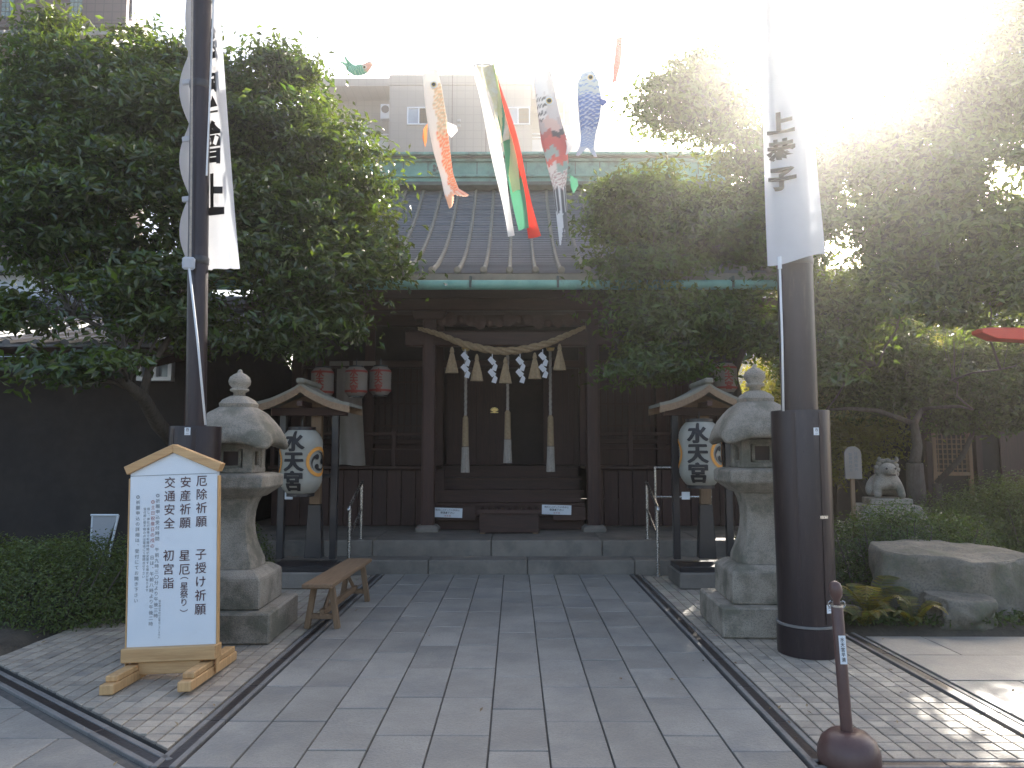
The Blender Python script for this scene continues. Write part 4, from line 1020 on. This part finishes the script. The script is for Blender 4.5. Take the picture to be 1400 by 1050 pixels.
# ================================================================== BENCH
bn = thing('wooden_bench', 'narrow worn wooden bench standing on the path beside the left stone lantern', 'bench', (-1.6, 6.9, 0), R(-1.5))
bx('seat', 'owood', (0, 0, .375), (.25, 1.5, .035), bn, bevel=.006)
for sy in (-1, 1):
    for sx in (-1, 1): MB().box((sx * .1, sy * .56, .18), (.045, .05, .365), ry=R(-9) * -sx * -1).build('leg', 'owoodv', bn, bevel=.003)
    bx('cross_rail', 'owood', (0, sy * .56, .1), (.2, .035, .045), bn)
bx('stretcher', 'owood', (0, 0, .13), (.04, 1.16, .05), bn)
for sy in (-1, 1): MB().tube([(0, sy * .5, .15), (0, sy * .2, .345)], .018, 4).build('brace', 'owood', bn)

# ================================================================== BARRIER POST
px0 = at(1160, 1015, 3.72)
bp = thing('barrier_post', 'brown rope barrier post with round knob and domed weight base', 'barrier post', (1.585, 3.66, 0), 0); bp.scale = (.95, .95, 1.06)
MB().lathe([(.146, 0), (.15, .02), (.147, .06), (.128, .105), (.09, .135), (.045, .145), (.035, .143)], n=40).build('base', 'brownp', bp, smooth='all')
def tilt(m_, k=-.045): m_.v = [(x + k * z, y_, z) for x, y_, z in m_.v]; return m_
tilt(MB().lathe([(.029, .13), (.029, .685), (.025, .69)], n=24)).build('shaft', 'brownp', bp, smooth=True)
tilt(MB().lathe([(.018, .69), (.016, .715), (.03, .735), (.033, .765), (.025, .79), (.008, .8)], n=24)).build('knob', 'brownp', bp, smooth='all')
tilt(MB().lathe([(.031, .685), (.031, .695)], n=24)).build('collar', 'steel', bp)
for sx in (-1, 1): MB().tube([(sx * .02 - .032, 0, .705)] + [(sx * (.03 + .014 * math.sin(a)) - .032, 0, .695 + .016 * math.cos(a)) for a in (0, 1, 2, 3)], .003, 6).build('ring', 'steel', bp)
tilt(MB().box((0, -.0305, .5), (.034, .002, .125))).build('label_sticker', 'paint', bp)
m_ = text_mb('水天宮平清', .02, pitch=1.1, bold=.012); m_.v = [(x - .045 * (.55 + z), y_ - .033, z + .545) for x, y_, z in m_.v]; m_.build('lettering', 'ink', bp)

# ================================================================== ROCKS, MONUMENT, PLANTS AT RIGHT
def rockf(name, label, loc, size, seed, flat=.75, group=None, sub=5):
    rng = random.Random(seed); bm = bmesh.new(); bmesh.ops.create_icosphere(bm, subdivisions=sub, radius=1)
    pl_ = [(Vector((rng.uniform(-1, 1), rng.uniform(-1, 1), rng.uniform(-.7, .25))).normalized(), rng.uniform(.72, .95)) for _ in range(12)] + [(Vector((.03, -.05, 1)).normalized(), flat)]
    from mathutils import noise
    for v in bm.verts:
        c = v.co.copy(); e = 3.2; k0 = 1 / (abs(c.x) ** e + abs(c.y) ** e + abs(c.z) ** e) ** (1 / e); v.co = c * k0
        for n_, d_ in pl_:
            k = v.co.dot(n_)
            if k > d_: v.co -= n_ * (k - d_) * .97
        v.co += v.normal * (noise.noise(c * 1.7 + Vector((seed, 0, 0))) * .16 + noise.noise(c * 4.5 + Vector((seed, 3, 0))) * .08 + noise.noise(c * 12 + Vector((seed, 3, 0))) * .03) * (1 if v.co.z < flat - .1 else .3)
        v.co = Vector((v.co.x * size[0], v.co.y * size[1], v.co.z * size[2]))
    me = bpy.data.meshes.new(name); bm.to_mesh(me); bm.free(); me.materials.append(MT['rock']); me.polygons.foreach_set('use_smooth', [True] * len(me.polygons))
    o = bpy.data.objects.new(name, me); COL.objects.link(o); o.location = loc; return tag(o, label, 'rock', group)
rockf('garden_rock', 'big flat-topped boulder in front of the right hedge', (4.14, 6.95, .12), (.8, .46, .98), 5, .44)
rockf('garden_rock', 'low grey stone half buried in front of the flat-topped boulder', (3.75, 6.42, .05), (.36, .22, .26), 9, .8)
rockf('garden_rock', 'rounded edging stone to the right of the flat-topped boulder', (4.75, 6.45, .04), (.26, .22, .2), 12, .8)
rockf('garden_rock', 'small stone at the foot of the right stone lantern bed', (2.85, 6.6, .03), (.17, .14, .13), 15, .8)
hedge('low rounded glossy shrub behind the flat-topped boulder', (3.95, 7.7, 0), (1.9, .85, .88), 26000, .038, 21, 'leafB')
hedge('broad clipped dark hedge at the right edge', (6.6, 9.0, 0), (4.0, 1.7, 1.12), 60000, .045, 22)
hedge('small round shrub between the right lantern stand and stone lantern', (2.95, 8.7, 0), (.8, .7, .78), 6000, .035, 23, 'leafB')
hedge('clipped dark hedge at the left edge beside the signboard', (-4.5, 6.9, 0), (2.6, 1.7, .66), 36000, .036, 24)
hedge('low dark shrub behind the left stone lantern', (-3.3, 8.6, 0), (1.0, .8, .7), 7000, .036, 25)
# monument
mo = thing('guardian_statue', 'small stone lion statue crouching on a trapezoid pedestal behind the shrub', 'statue', (4.25, 8.55, 0), R(-12))
MB().box((0, 0, .35), (1.0, .7, .7), top=.72).build('pedestal', 'granite', mo, bevel=.015); MB().box((0, 0, .79), (.72, .56, .176), top=.8).build('pedestal', 'granite', mo, bevel=.012)
MB().box((0, 0, .915), (.44, .4, .07)).build('plinth', 'granite', mo, bevel=.01)
def skinned(name, verts, edges, mat, parent, loc=(0, 0, 0), sub=2):
    me = bpy.data.meshes.new(name); me.from_pydata([v[:3] for v in verts], edges, []); o = bpy.data.objects.new(name, me); COL.objects.link(o)
    md = o.modifiers.new('s', 'SKIN'); md.use_smooth_shade = True
    for i, v in enumerate(verts): me.skin_vertices[0].data[i].radius = (v[3], v[3]) if len(v) == 4 else (v[3], v[4])
    me.skin_vertices[0].data[0].use_root = True
    s_ = o.modifiers.new('u', 'SUBSURF'); s_.levels = s_.render_levels = sub
    dg = bpy.context.evaluated_depsgraph_get(); nm = bpy.data.meshes.new_from_object(o.evaluated_get(dg)); bpy.data.objects.remove(o)
    nm.materials.append(MT[mat]); nm.polygons.foreach_set('use_smooth', [True] * len(nm.polygons))
    o = bpy.data.objects.new(name, nm); COL.objects.link(o); o.parent = parent; o.location = loc; return o
V_ = [(0, .1, .16, .13), (0, -.02, .2, .12), (0, -.08, .27, .1), (0, -.12, .33, .105), (0, -.2, .31, .065), (0, -.25, .295, .05),
      (-.1, -.1, .12, .05), (-.11, -.14, .03, .045), (-.11, -.19, .015, .035), (.1, -.1, .12, .05), (.11, -.14, .03, .045), (.11, -.19, .015, .035),
      (-.13, .1, .08, .08), (-.15, -.02, .03, .045), (.13, .1, .08, .08), (.15, -.02, .03, .045), (0, .2, .2, .05), (0, .23, .33, .05), (0, .2, .4, .02)]
V_ = [(x * 1.15, y_ * .9, z, r_) for x, y_, z, r_ in V_]
skinned('body', V_, [(0, 1), (1, 2), (2, 3), (3, 4), (4, 5), (1, 6), (6, 7), (7, 8), (1, 9), (9, 10), (10, 11), (0, 12), (12, 13), (0, 14), (14, 15), (0, 16), (16, 17), (17, 18)], 'granite', mo, (0, 0, .955))
mn = MB(); rr = random.Random(4)
for i in range(26):
    a = 2 * PI * i / 13; k = i // 13; c_ = Vector((math.cos(a) * (.11 - .01 * k), -.07 + .06 * k, 1.27 + math.sin(a) * .1))
    mn.lathe([(.002, -.03), (.024, -.02), (.03, 0), (.024, .02), (.002, .03)], c_, 8)
mn.build('mane', 'granite', mo, smooth='all')
for sx in (-1, 1): MB().lathe([(.002, -.03), (.022, -.01), (.02, .02), (.003, .04)], (sx * .09, -.12, 1.38), 8).build('ear', 'granite', mo, smooth='all'); MB().lathe([(.002, -.012), (.014, 0), (.002, .012)], (sx * .045, -.235, 1.285), 8).build('eye', 'interior', mo)
MB().box((0, -.262, 1.215), (.07, .02, .016)).build('mouth', 'interior', mo)
# small arched sign on a post
a = at(1166, 633, 8.0); t = thing('garden_sign', 'small pale round-topped sign on a post left of the lion statue', 'sign', (a.x, 8.0, 0))
pts = [(-.09, a.z - .17), (.09, a.z - .17), (.09, a.z + .1)] + [(.09 * math.cos(x_), a.z + .1 + .08 * math.sin(x_)) for x_ in (R(30), R(60), R(90), R(120), R(150))] + [(-.09, a.z + .1)]
MB().poly_y(pts, -.012, .012).build('board', 'cloth2', t, bevel=.002); bx('post', 'owoodv', (0, .03, a.z / 2), (.04, .03, a.z), t)
lettering('社務所案内', .04, 'inkg', t, (.03, -.014, a.z + .1)); lettering('御参拝の方', .04, 'inkg', t, (-.03, -.014, a.z + .09))
# fern
def fern(label, loc, n, L_, seed):
    t = thing('fern', label, 'fern', loc); rng = random.Random(seed)
    for i in range(n):
        a = 2 * PI * i / n + rng.uniform(-.3, .3); l = L_ * rng.uniform(.7, 1.1); mb = MB(); arch = rng.uniform(.5, .8); prev = None; pts = []
        for k in range(20):
            u = k / 19; rad = l * u; z = l * arch * math.sin(u * 2.3) * .9; pts.append(Vector((math.cos(a) * rad * .85, math.sin(a) * rad * .85, z)))
        mb.tube(pts, .003, 4)
        for k in range(2, 20):
            u = k / 19; tg = (pts[k] - pts[k - 1]).normalized(); sd_ = tg.cross(Vector((0, 0, 1))).normalized(); pw = l * .23 * math.sin(PI * (.12 + .86 * u)) ** .8; 
            for s_ in (-1, 1):
                d_ = (sd_ * s_ + tg * .45 - Vector((0, 0, .22))).normalized(); w_ = tg * .011
                mb.add([pts[k] - w_, pts[k] + w_, pts[k] + d_ * pw * .6 + w_ * .9, pts[k] + d_ * pw, pts[k] + d_ * pw * .6 - w_ * .9], [(0, 1, 2, 3, 4)])
        mb.build('frond', 'fern', t)
    return t
fern('tall yellowing fern in front of the flat-topped boulder', (3.1, 6.62, .03), 8, .5, 2)
fern('low green fern left of the flat-topped boulder', (3.3, 6.3, .02), 7, .32, 5)
fern('small fern beside the rounded edging stone at the bed edge', (2.9, 6.3, .02), 8, .3, 8)
rng = np.random.default_rng(5)
n = 4200
P = np.stack([rng.uniform(2.75, 6.5, n), 6.2 + rng.beta(1.2, 3, n) * 1.2, .05 + rng.uniform(0, .07, n)], 1)
tag(leaf_mesh('ground_cover', P, rng.normal(size=(n, 3)) + np.array([0, 0, .6]), .05, 'grass', rng), 'low green weeds and ground cover along the right bed edge', 'ground cover', kind='stuff')
n = 150
P = np.stack([rng.uniform(-4, 6, n), rng.uniform(2.5, 9, n), rng.uniform(.006, .012, n)], 1); edge = rng.uniform(size=n) < .65
P[edge, 0] = rng.choice([-1.75, 1.55, 2.75, -3.6, 2.5], edge.sum()) + rng.normal(size=edge.sum()) * .1
tag(leaf_mesh('fallen_leaves', P, rng.normal(size=(n, 3)) * .25 + np.array([0, 0, 1]), .035, 'dry', rng), 'scattered dry leaves lying on the paving', 'leaves', kind='stuff')
# vermilion torii at the right edge
to = thing('torii_gate', 'vermilion torii whose top beam end juts in at the right edge', 'torii', (5.6, 7.4, 0), 0)
a = at(1336, 460, 7.4); zb_ = a.z
rs = []
for (x_, dz, h) in ((a.x - 5.6, .05, .05), (a.x - 5.45, .03, .13), (0.1, 0, .17), (2.2, 0, .17), (2.9, .05, .14)):
    rs.append([(x_, -.09, zb_ + dz - h / 2), (x_, -.09, zb_ + dz + h * .3), (x_, 0, zb_ + dz + h * .5), (x_, .09, zb_ + dz + h * .3), (x_, .09, zb_ + dz - h / 2)])
MB().rings(rs).build('top_beam', 'vermil', to, bevel=.006)
MB().tube([(.35, 0, 0), (.42, 0, zb_ - .02)], [.09, .08], 20).build('column', 'vermil', to, smooth=True); MB().tube([(2.25, 0, 0), (2.18, 0, zb_ - .02)], [.09, .08], 20).build('column', 'vermil', to, smooth=True)
bx('tie_beam', 'vermil', (1.3, 0, zb_ - .45), (2.2, .07, .12), to)
# folded white frame sign left
a = at(38, 730, 6.6); t = thing('white_easel', 'thin white framed easel board above the left hedge', 'easel', (a.x - .0, 7.9, 0))
a = at(36, 704, 7.9); b_ = at(36, 765, 7.9)
MB().poly_y([(-.16, b_.z), (-.06, b_.z), (.1, a.z), (-.16, a.z)], -.01, .01).build('panel', 'grayw', t); MB().tube([(-.18, -.015, a.z), (.11, -.015, a.z)], .012, 6).build('frame', 'paint', t); MB().tube([(.11, -.015, a.z), (-.04, -.015, 0)], .012, 6).build('leg', 'paint', t); MB().tube([(-.17, -.0, a.z), (-.19, .03, 0)], .012, 6).build('leg', 'paint', t)

# ================================================================== CARP STREAMERS
KY = 8.4
GRP = 'carp streamers strung across the sky'
def frame_of(pts, Y=KY):
    return [at(p[0], p[1], Y if len(p) < 4 else p[3]) for p in pts]
def interp(pts, n):
    out = []
    for k in range(n + 1):
        u = k / n * (len(pts) - 1); i = min(int(u), len(pts) - 2); t = u - i; out.append(tuple(pts[i][q] * (1 - t) + pts[i + 1][q] * t for q in range(3)))
    for _ in range(6):
        out = [out[0]] + [tuple((out[i - 1][q] + out[i + 1][q] + 2 * out[i][q]) / 4 for q in range(3)) for i in range(1, len(out) - 1)] + [out[-1]]
    return out
def koi(label, pts, colf, eye=True, tail=.16, n=110, m=36, thick=.35, twist=0, Y=KY, fins=None, ringc='cord'):
    """pts: (px, py, half-width px) from mouth to tail"""
    ip = interp(pts, n); O_ = at(ip[0][0], ip[0][1], Y); t = thing('carp_streamer', label, 'carp streamer', O_, 0, GRP)
    V = []; Cc = []
    for k, (px, py, hw) in enumerate(ip):
        c = at(px, py, Y) - O_; r = hw * Y / F; u = k / n; q = ip[min(k + 1, n)]; q0 = ip[max(k - 1, 0)]; dx, dy = q[0] - q0[0], q[1] - q0[1]; l = math.hypot(dx, dy); sx, sz = -dy / l, -dx / l
        for i in range(m):
            a = 2 * PI * i / m; ww = r * math.cos(a); dd = r * thick * math.sin(a) * (1 - .6 * u)
            crease = 1 + .05 * math.sin(a * 3 + u * 9)
            V.append((c.x - sx * ww * -1 * crease, c.y + dd + .02 * math.sin(u * 11 + math.cos(a)), c.z + sz * ww * crease)); cv = colf(min(.999, max(0, u + .012 * math.sin(a * 5 + 2) + .008 * math.sin(a * 13))), a / (2 * PI), math.cos(a) + .12 * math.sin(u * 40)); Cc.append(tuple(q_ * .82 + .12 for q_ in cv))
    F_ = [(k * m + i, k * m + (i + 1) % m, (k + 1) * m + (i + 1) % m, (k + 1) * m + i) for k in range(n) for i in range(m)]
    # forked tail: cut a notch
    keep = []
    for f in F_:
        k = f[0] // m; i = f[0] % m; u = (k + .5) / n; ca = math.cos(2 * PI * (i + .5) / m)
        if u > 1 - tail and abs(ca) < (u - (1 - tail)) / tail * .75: continue
        keep.append(f)
    o = MB().add(V, keep).build('body', 'print_', t, smooth='all'); ca_ = o.data.color_attributes.new('Col', 'FLOAT_COLOR', 'POINT')
    ca_.data.foreach_set('color', [x for c in Cc for x in (*c, 1)])
    hw = pts[0][2] * Y / F; MB().tube([(hw * math.cos(a), hw * thick * math.sin(a), 0) for a in [2 * PI * k / 24 for k in range(25)]], .007, 6).build('mouth_ring', ringc, t)
    if eye:
        k = int(n * eye); px, py, h_ = ip[k]; c = at(px, py, Y) - O_; r = h_ * Y / F
        for nm, rad, mt, yy in (('eye', r * .42, 'paint', 0), ('iris', r * .3, 'gold', -.004), ('pupil', r * .2, 'ink', -.008)):
            MB().lathe([(rad, -.002), (rad, .002)], n=24).build(nm, mt, t, (c.x + r * .15, c.y - r * thick - .012 + yy, c.z), rot=(R(90), 0, 0))
    for fpx, fpy, fw, fh, col in (fins or []):
        c = at(fpx, fpy, Y) - O_; w_ = fw * Y / F; h_ = fh * Y / F
        pts_ = [(0, 0, 0), (w_, 0, -h_ * .25), (w_ * 1.15, -.02, -h_ * .6), (w_ * .5, -.01, -h_), (w_ * .1, 0, -h_ * .7)]
        p_ = MB().add([(c.x + x, c.y - .03 + y_, c.z + z) for x, y_, z in pts_], [(0, 1, 2, 3, 4)]); p_.build('fin', MT['print_'] if 0 else col, t)
    return t
def scales(u, v, nu, nv, c1, c2, c3):
    a = u * nu; row = int(a); b = v * nv + (.5 if row % 2 else 0); fu = a - row; fv = (b % 1) - .5
    d = math.hypot(fv * 1.0, fu - .05); 
    return c3 if d > .8 else (c2 if d > .55 else c1)
MT['orangef'] = M('orangef', (.8, .25, .08), .8, transl=.35); MT['bluef'] = M('bluef', (.1, .17, .45), .8, transl=.3); MT['greenf'] = M('greenf', (.1, .35, .2), .8, transl=.3); MT['whitef'] = M('whitef', (.78, .76, .74), .8, transl=.35)
def c_or(u, v, x):
    if u < .14: return (.85, .82, .76)
    if x > .1: return (.85, .8, .74) if u < .85 else (.82, .5, .3)
    if u < .42: return scales(u, v, 46, 14, (.75, .5, .28), (.82, .74, .6), (.5, .45, .3))
    if u < .84: return scales(u, v, 46, 14, (.85, .22, .06), (.85, .55, .3), (.8, .7, .5))
    return (.85, .25, .1) if int(v * 30) % 2 else (.85, .65, .5)
koi('orange and white carp streamer hanging left of the long tassel streamer', [(588, 98, 11), (592, 120, 13), (597, 160, 14), (603, 205, 12), (611, 240, 9), (618, 262, 11), (628, 276, 17)], c_or, eye=.16, tail=.13, fins=[(611, 168, 14, 24, 'whitef'), (585, 170, -6, 36, 'orangef')])
def c_bl(u, v, x):
    if u < .07: return (.6, .68, .75)
    if u < .3: return (.72, .76, .72) if math.sin(u * 90 + v * 10) < .85 else (.2, .35, .65)
    if u < .85: return scales(u, v, 24, 16, (.16, .28, .62), (.75, .8, .86), (.1, .16, .42)) if u < .62 else scales(u, v, 24, 16, (.45, .55, .75), (.8, .84, .88), (.3, .4, .65))
    return (.75, .78, .84)
koi('blue scaled carp streamer nearest the right tree', [(803, 99, 9), (805, 112, 15), (806, 135, 17), (805, 160, 15), (804, 185, 10), (803, 200, 10), (802, 214, 15)], c_bl, eye=.13, tail=.16, fins=[(819, 136, 9, 12, 'bluef')])
def c_bk(u, v, x):
    if u < .16: return (.8, .8, .8) if x > -.3 else (.72, .7, .68)
    if u < .28: return (.62, .6, .6) if x < .2 else ((.08, .08, .08) if int(u * 90 + x * 4) % 3 == 0 else (.82, .8, .78))
    if u < .36: return (.5, .45, .45) if abs(x) > .6 else (.65, .5, .45)
    if u < .40: return (.05, .05, .06) if x < .2 else (.5, .12, .1)
    if u < .47: return (.62, .12, .1)
    if u < .53: return (.35, .5, .48) if x > -.1 else (.62, .12, .1)
    if u < .57: return (.66, .14, .1)
    if u < .62: return (.3, .45, .42) if x < 0 else (.75, .72, .7)
    if u < .72: return scales(u, v, 60, 10, (.55, .5, .48), (.8, .78, .76), (.4, .2, .2))
    if u < .86: return (.04, .04, .05) if int(v * 24) % 3 else (.8, .8, .8)
    return (.82, .82, .82) if x > -.2 else (.1, .1, .1)
koi('black, white and red carp streamer carrying a printed child rider', [(741, 100, 13), (746, 125, 14), (752, 165, 16), (757, 195, 18), (762, 225, 15), (765, 255, 9), (768, 290, 8), (772, 335, 7)], c_bk, eye=.2, tail=.08, n=150, fins=[(768, 190, 12, 26, 'whitef'), (779, 240, 10, 28, 'greenf')])
def c_gr(u, v, x): return scales(u, v, 16, 12, (.12, .42, .26), (.5, .7, .5), (.1, .3, .3)) if u > .2 else (.7, .45, .35)
koi('small green carp streamer flying near the left tree top', [(507, 86, 5), (498, 94, 7), (488, 97, 8), (480, 93, 7), (474, 86, 4), (468, 81, 6)], c_gr, eye=.2, tail=.2, n=60, Y=11, fins=[(509, 66, 2, 22, 'whitef')])
def c_rd(u, v, x): return scales(u, v, 20, 10, (.8, .2, .15), (.85, .6, .5), (.7, .3, .25)) if u < .8 else (.82, .3, .25)
koi('small red carp streamer hanging highest beside the blue one', [(847, 52, 4), (846, 70, 5), (843, 90, 5), (841, 105, 3), (840, 119, 4)], c_rd, eye=.15, tail=.15, n=60, Y=9.5)
# tassel streamer: five long ribbons from one ring
O_ = at(660, 90, KY); t = thing('ribbon_streamer', 'long red, green, gold and white ribbon streamer in the middle of the carp line', 'streamer', O_, 0)
def c_gold(u): return (.62, .5, .2)
ribs = [('whitef', 651, 699, 322, 7, 5.5, .02), ('printg', 661, 690, 195, 7.5, 6, -.03), ('greenf', 668, 716, 314, 6, 8, .0), ('yell', 668, 706, 262, 6, 6, -.01), ('redf', 671, 731, 323, 5.5, 8, .03)]
MT['printg'] = M('printg', (.7, .62, .38), .8, base2=(.78, .76, .66), scale=9, transl=.3); MT['yell'] = M('yell', (.75, .7, .35), .8, transl=.3); MT['redf'] = M('redf', (.75, .05, .03), .8, transl=.35)
for mt, x0, x1, y1, w0, w1, dy in ribs:
    v = []; n_ = 60
    for k in range(n_ + 1):
        u = k / n_; px = x0 + (x1 - x0) * (u ** 1.05) + 4 * math.sin(u * 3.1); py = 89 + (y1 - 89) * u; hw = (w0 + (w1 - w0) * u) * (1 + .25 * math.sin(u * 8 + x0))
        for i in range(5):
            s_ = i / 4 * 2 - 1; p = at(px + s_ * hw, py - s_ * 2, KY) - O_; v.append((p.x, dy + .03 * math.sin(u * 9 + s_ * 1.3 + x0), p.z))
    f = [(k * 5 + i, k * 5 + i + 1, (k + 1) * 5 + i + 1, (k + 1) * 5 + i) for k in range(n_) for i in range(4)]
    MB().add(v, f).build('ribbon', mt, t, smooth='all')
hw = 13 * KY / F; MB().tube([(hw * math.cos(a), hw * .35 * math.sin(a), 0) for a in [2 * PI * k / 24 for k in range(25)]], .008, 6).build('mouth_ring', 'cord', t)
# the line they hang from
ln = thing('streamer_line', 'thin cord carrying the carp streamers between the trees', 'cord', (0, 0, 0)); 
P_ = [at(250, 20, 9.2), at(508, 60, 9.0), at(588, 80, KY), at(660, 82, KY), at(741, 86, KY), at(803, 84, KY), at(847, 46, 9.5), at(1060, 10, 9.6)]
MB().tube(P_, .0035, 4).build('cord', 'whitef', ln)

# ================================================================== TREES
def sunhole(x, y, z, r): return ((x, y, z), tuple(SUNDIR), r + .34)
def viewhole(px, py, r): d = at(px, py, 8) - CAM; return (tuple(CAM), tuple(d), r)
holesR = [sunhole(3.5, 6.8, .6, .2), sunhole(4.4, 6.9, .6, .3), sunhole(6.2, 8.7, 1.1, .3), sunhole(2.9, 5.75, 0, .1), sunhole(4.9, 4.9, 0, .3), sunhole(3.25, 5.0, 0, .42), sunhole(3.8, 4.75, 0, .4), sunhole(2.75, 5.35, 0, .2), sunhole(4.3, 5.1, 0, .4), sunhole(2.6, 4.1, 0, .13), sunhole(3.7, 7.0, .7, .34), sunhole(4.1, 7.0, .7, .3), sunhole(5.6, 8.6, 1, .4), sunhole(3.6, 7.7, .8, .4), sunhole(4.3, 7.7, .8, .3),
          viewhole(945, 228, .36), viewhole(1060, 60, .75), viewhole(1180, 45, .9), viewhole(1130, 100, .5), viewhole(1150, 350, .33), viewhole(1060, 410, .3), viewhole(1240, 470, .25), viewhole(1370, 250, .33), viewhole(1165, 270, .25), viewhole(980, 380, .25)]
leftB = [blob(280, 105, 9.3, 55), blob(60, 400, 7.9, 75, fz=.5), blob(75, 60, 9.6, 40, fz=1.1), blob(200, 80, 9.6, 50), blob(250, 120, 9.2, 75), blob(320, 150, 9.4, 60), blob(110, 150, 9.0, 120), blob(40, 220, 8.5, 110), blob(210, 190, 8.6, 120), blob(150, 300, 8.2, 140), blob(300, 210, 9.0, 100), blob(390, 180, 9.4, 95), blob(440, 250, 9.2, 95), blob(480, 320, 9.0, 70, fz=.6),
         blob(350, 320, 8.4, 120), blob(420, 390, 8.4, 100, fz=.5), blob(500, 360, 8.8, 48, fz=.5), blob(260, 420, 8.0, 120, fz=.5), blob(90, 420, 7.6, 110, fz=.4), blob(380, 440, 8.4, 110, fz=.42), blob(150, 505, 7.2, 100, fz=.25), blob(70, 90, 9.4, 45, fz=.9), blob(380, 100, 9.6, 55, fz=.6), blob(60, 330, 8.0, 70)]
tree('large dense glossy evergreen tree filling the left of the courtyard', (-3.75, 8.9, 0), leftB, 1500, 78, .112, 'leafA', 1,
     holes=[viewhole(12, 372, .26), viewhole(58, 402, .24), viewhole(110, 425, .22), viewhole(120, 352, .16), viewhole(318, 415, .33), viewhole(190, 300, .25), viewhole(215, 497, .3)], crad=.3, trunk_r=.17, fork=.3)
rB1 = [blob(925, 140, 10.6, 62), blob(990, 130, 10.8, 58), blob(890, 290, 10.2, 80), blob(980, 330, 10.2, 95), blob(870, 380, 9.8, 70, fz=.6), blob(1010, 200, 10.6, 60), blob(930, 440, 9.6, 85, fz=.5), blob(900, 500, 9.4, 60, fz=.5), blob(1020, 430, 10.2, 80), blob(960, 90, 11, 30), blob(1040, 300, 10.4, 70), blob(860, 300, 10, 45)]
tree('slender glossy evergreen leaning over the right side of the shrine roof', (3.4, 10.2, 0), rB1, 900, 74, .11, 'leafB', 2, holes=holesR, crad=.3, trunk_r=.11, fork=.4)
rB2 = [blob(1100, 250, 10, 100), blob(1200, 220, 9.6, 100), blob(1290, 160, 9.6, 90), blob(1370, 130, 9.4, 90), blob(1390, 40, 9.6, 70), blob(1160, 350, 9.2, 110), blob(1290, 300, 8.8, 120), blob(1380, 260, 8.6, 110), blob(1230, 430, 8.8, 110, fz=.6), blob(1350, 400, 8.4, 110, fz=.6), blob(1110, 440, 9.4, 90, fz=.7), blob(1160, 520, 9.6, 70, fz=.6), blob(1300, 520, 8.8, 100, fz=.5), blob(1390, 500, 8.2, 80, fz=.5), blob(1260, 560, 10, 50, fz=.6), blob(1200, 500, 9.0, 90, fz=.5), blob(1330, 560, 9.4, 70, fz=.4), blob(1130, 560, 10.2, 60, fz=.6)]
tree('broad evergreen tree overhanging the right garden bed', (5.3, 9.9, 0), rB2, 1400, 74, .112, 'leafB', 3, holes=holesR, crad=.3, trunk_r=.13, fork=.35)
# background trees
rB4 = [blob(1130, 500, 11.2, 60, fz=.6), blob(1190, 470, 11.0, 70, fz=.6), blob(1200, 540, 11.2, 60, fz=.5), blob(1280, 520, 11.0, 75, fz=.55), blob(1370, 500, 10.8, 75, fz=.6), blob(1340, 570, 11.2, 55, fz=.4), blob(1410, 560, 10.8, 50, fz=.5)]
tree('low spreading tree with drooping branches in front of the storehouse', (6.4, 11.3, 0), rB4, 620, 74, .1, 'leafB', 9, crad=.3, trunk_r=.08, fork=.4)
tree('tall background tree behind the storehouse on the right', (10.5, 15.5, 0), [(10.5, 15.5, 4.2, 2.6, 2.2, 2.2), (8.6, 15.6, 3, 1.8, 1.6, 1.6), (11.8, 15, 5.8, 1.8, 1.8, 1.4), (12.8, 14.5, 3.4, 1.8, 1.6, 1.6)], 900, 56, .12, 'leafA', 5, holes=holesR, crad=.45, trunk_r=.16, twig=10)
tree('shaded background tree between the shrine hall and storehouse', (6.3, 15, 0), [(6.3, 15, 2.8, 1.5, 1.3, 1.3), (5.4, 14.4, 4.6, 1.1, 1.1, .9), (7.2, 15.2, 4.4, 1.3, 1.3, 1.1), (5.3, 14.5, 2, 1.0, .9, 1.0)], 620, 56, .11, 'leafT', 6, holes=holesR, crad=.4, trunk_r=.12, twig=10)
tree('background tree behind the shrine office roof on the left', (-7.2, 15.6, 0), [(-7.2, 15.6, 3.6, 1.6, 1.4, 1.5), (-5.6, 14.9, 2.8, 1.1, 1.1, 1.2), (-8.2, 15.2, 4.6, 1.2, 1.2, 1.1)], 450, 56, .12, 'leafA', 7, crad=.45, trunk_r=.14, twig=10)
tree('thin background tree standing beyond the lion statue', (6.0, 12.2, 0), [(6.0, 12.2, 3.4, 1.0, .9, .9), (5.3, 12.6, 2.6, .8, .8, .7), (6.0, 13.2, 1.7, .9, .8, .7), (5.2, 13, 1.3, .7, .7, .5)], 420, 50, .09, 'leafT', 8, crad=.35, trunk_r=.09, twig=10)

# ================================================================== HAZE: thin volume added to imitate the veil of glare around the sun
hz = MB().box((0, 18, 11), (90, 60, 24)).build('glare_haze', M('glare_haze', (1, 1, 1))); hz['kind'] = 'stuff'
m_ = hz.data.materials[0]; t_ = m_.node_tree; t_.nodes.remove(t_.nodes['Principled BSDF']); v_ = t_.nodes.new('ShaderNodeVolumePrincipled')
v_.inputs['Color'].default_value = (1, .975, .935, 1); v_.inputs['Density'].default_value = .0033; v_.inputs['Anisotropy'].default_value = .85
t_.links.new(v_.outputs[0], t_.nodes['Material Output'].inputs['Volume'])
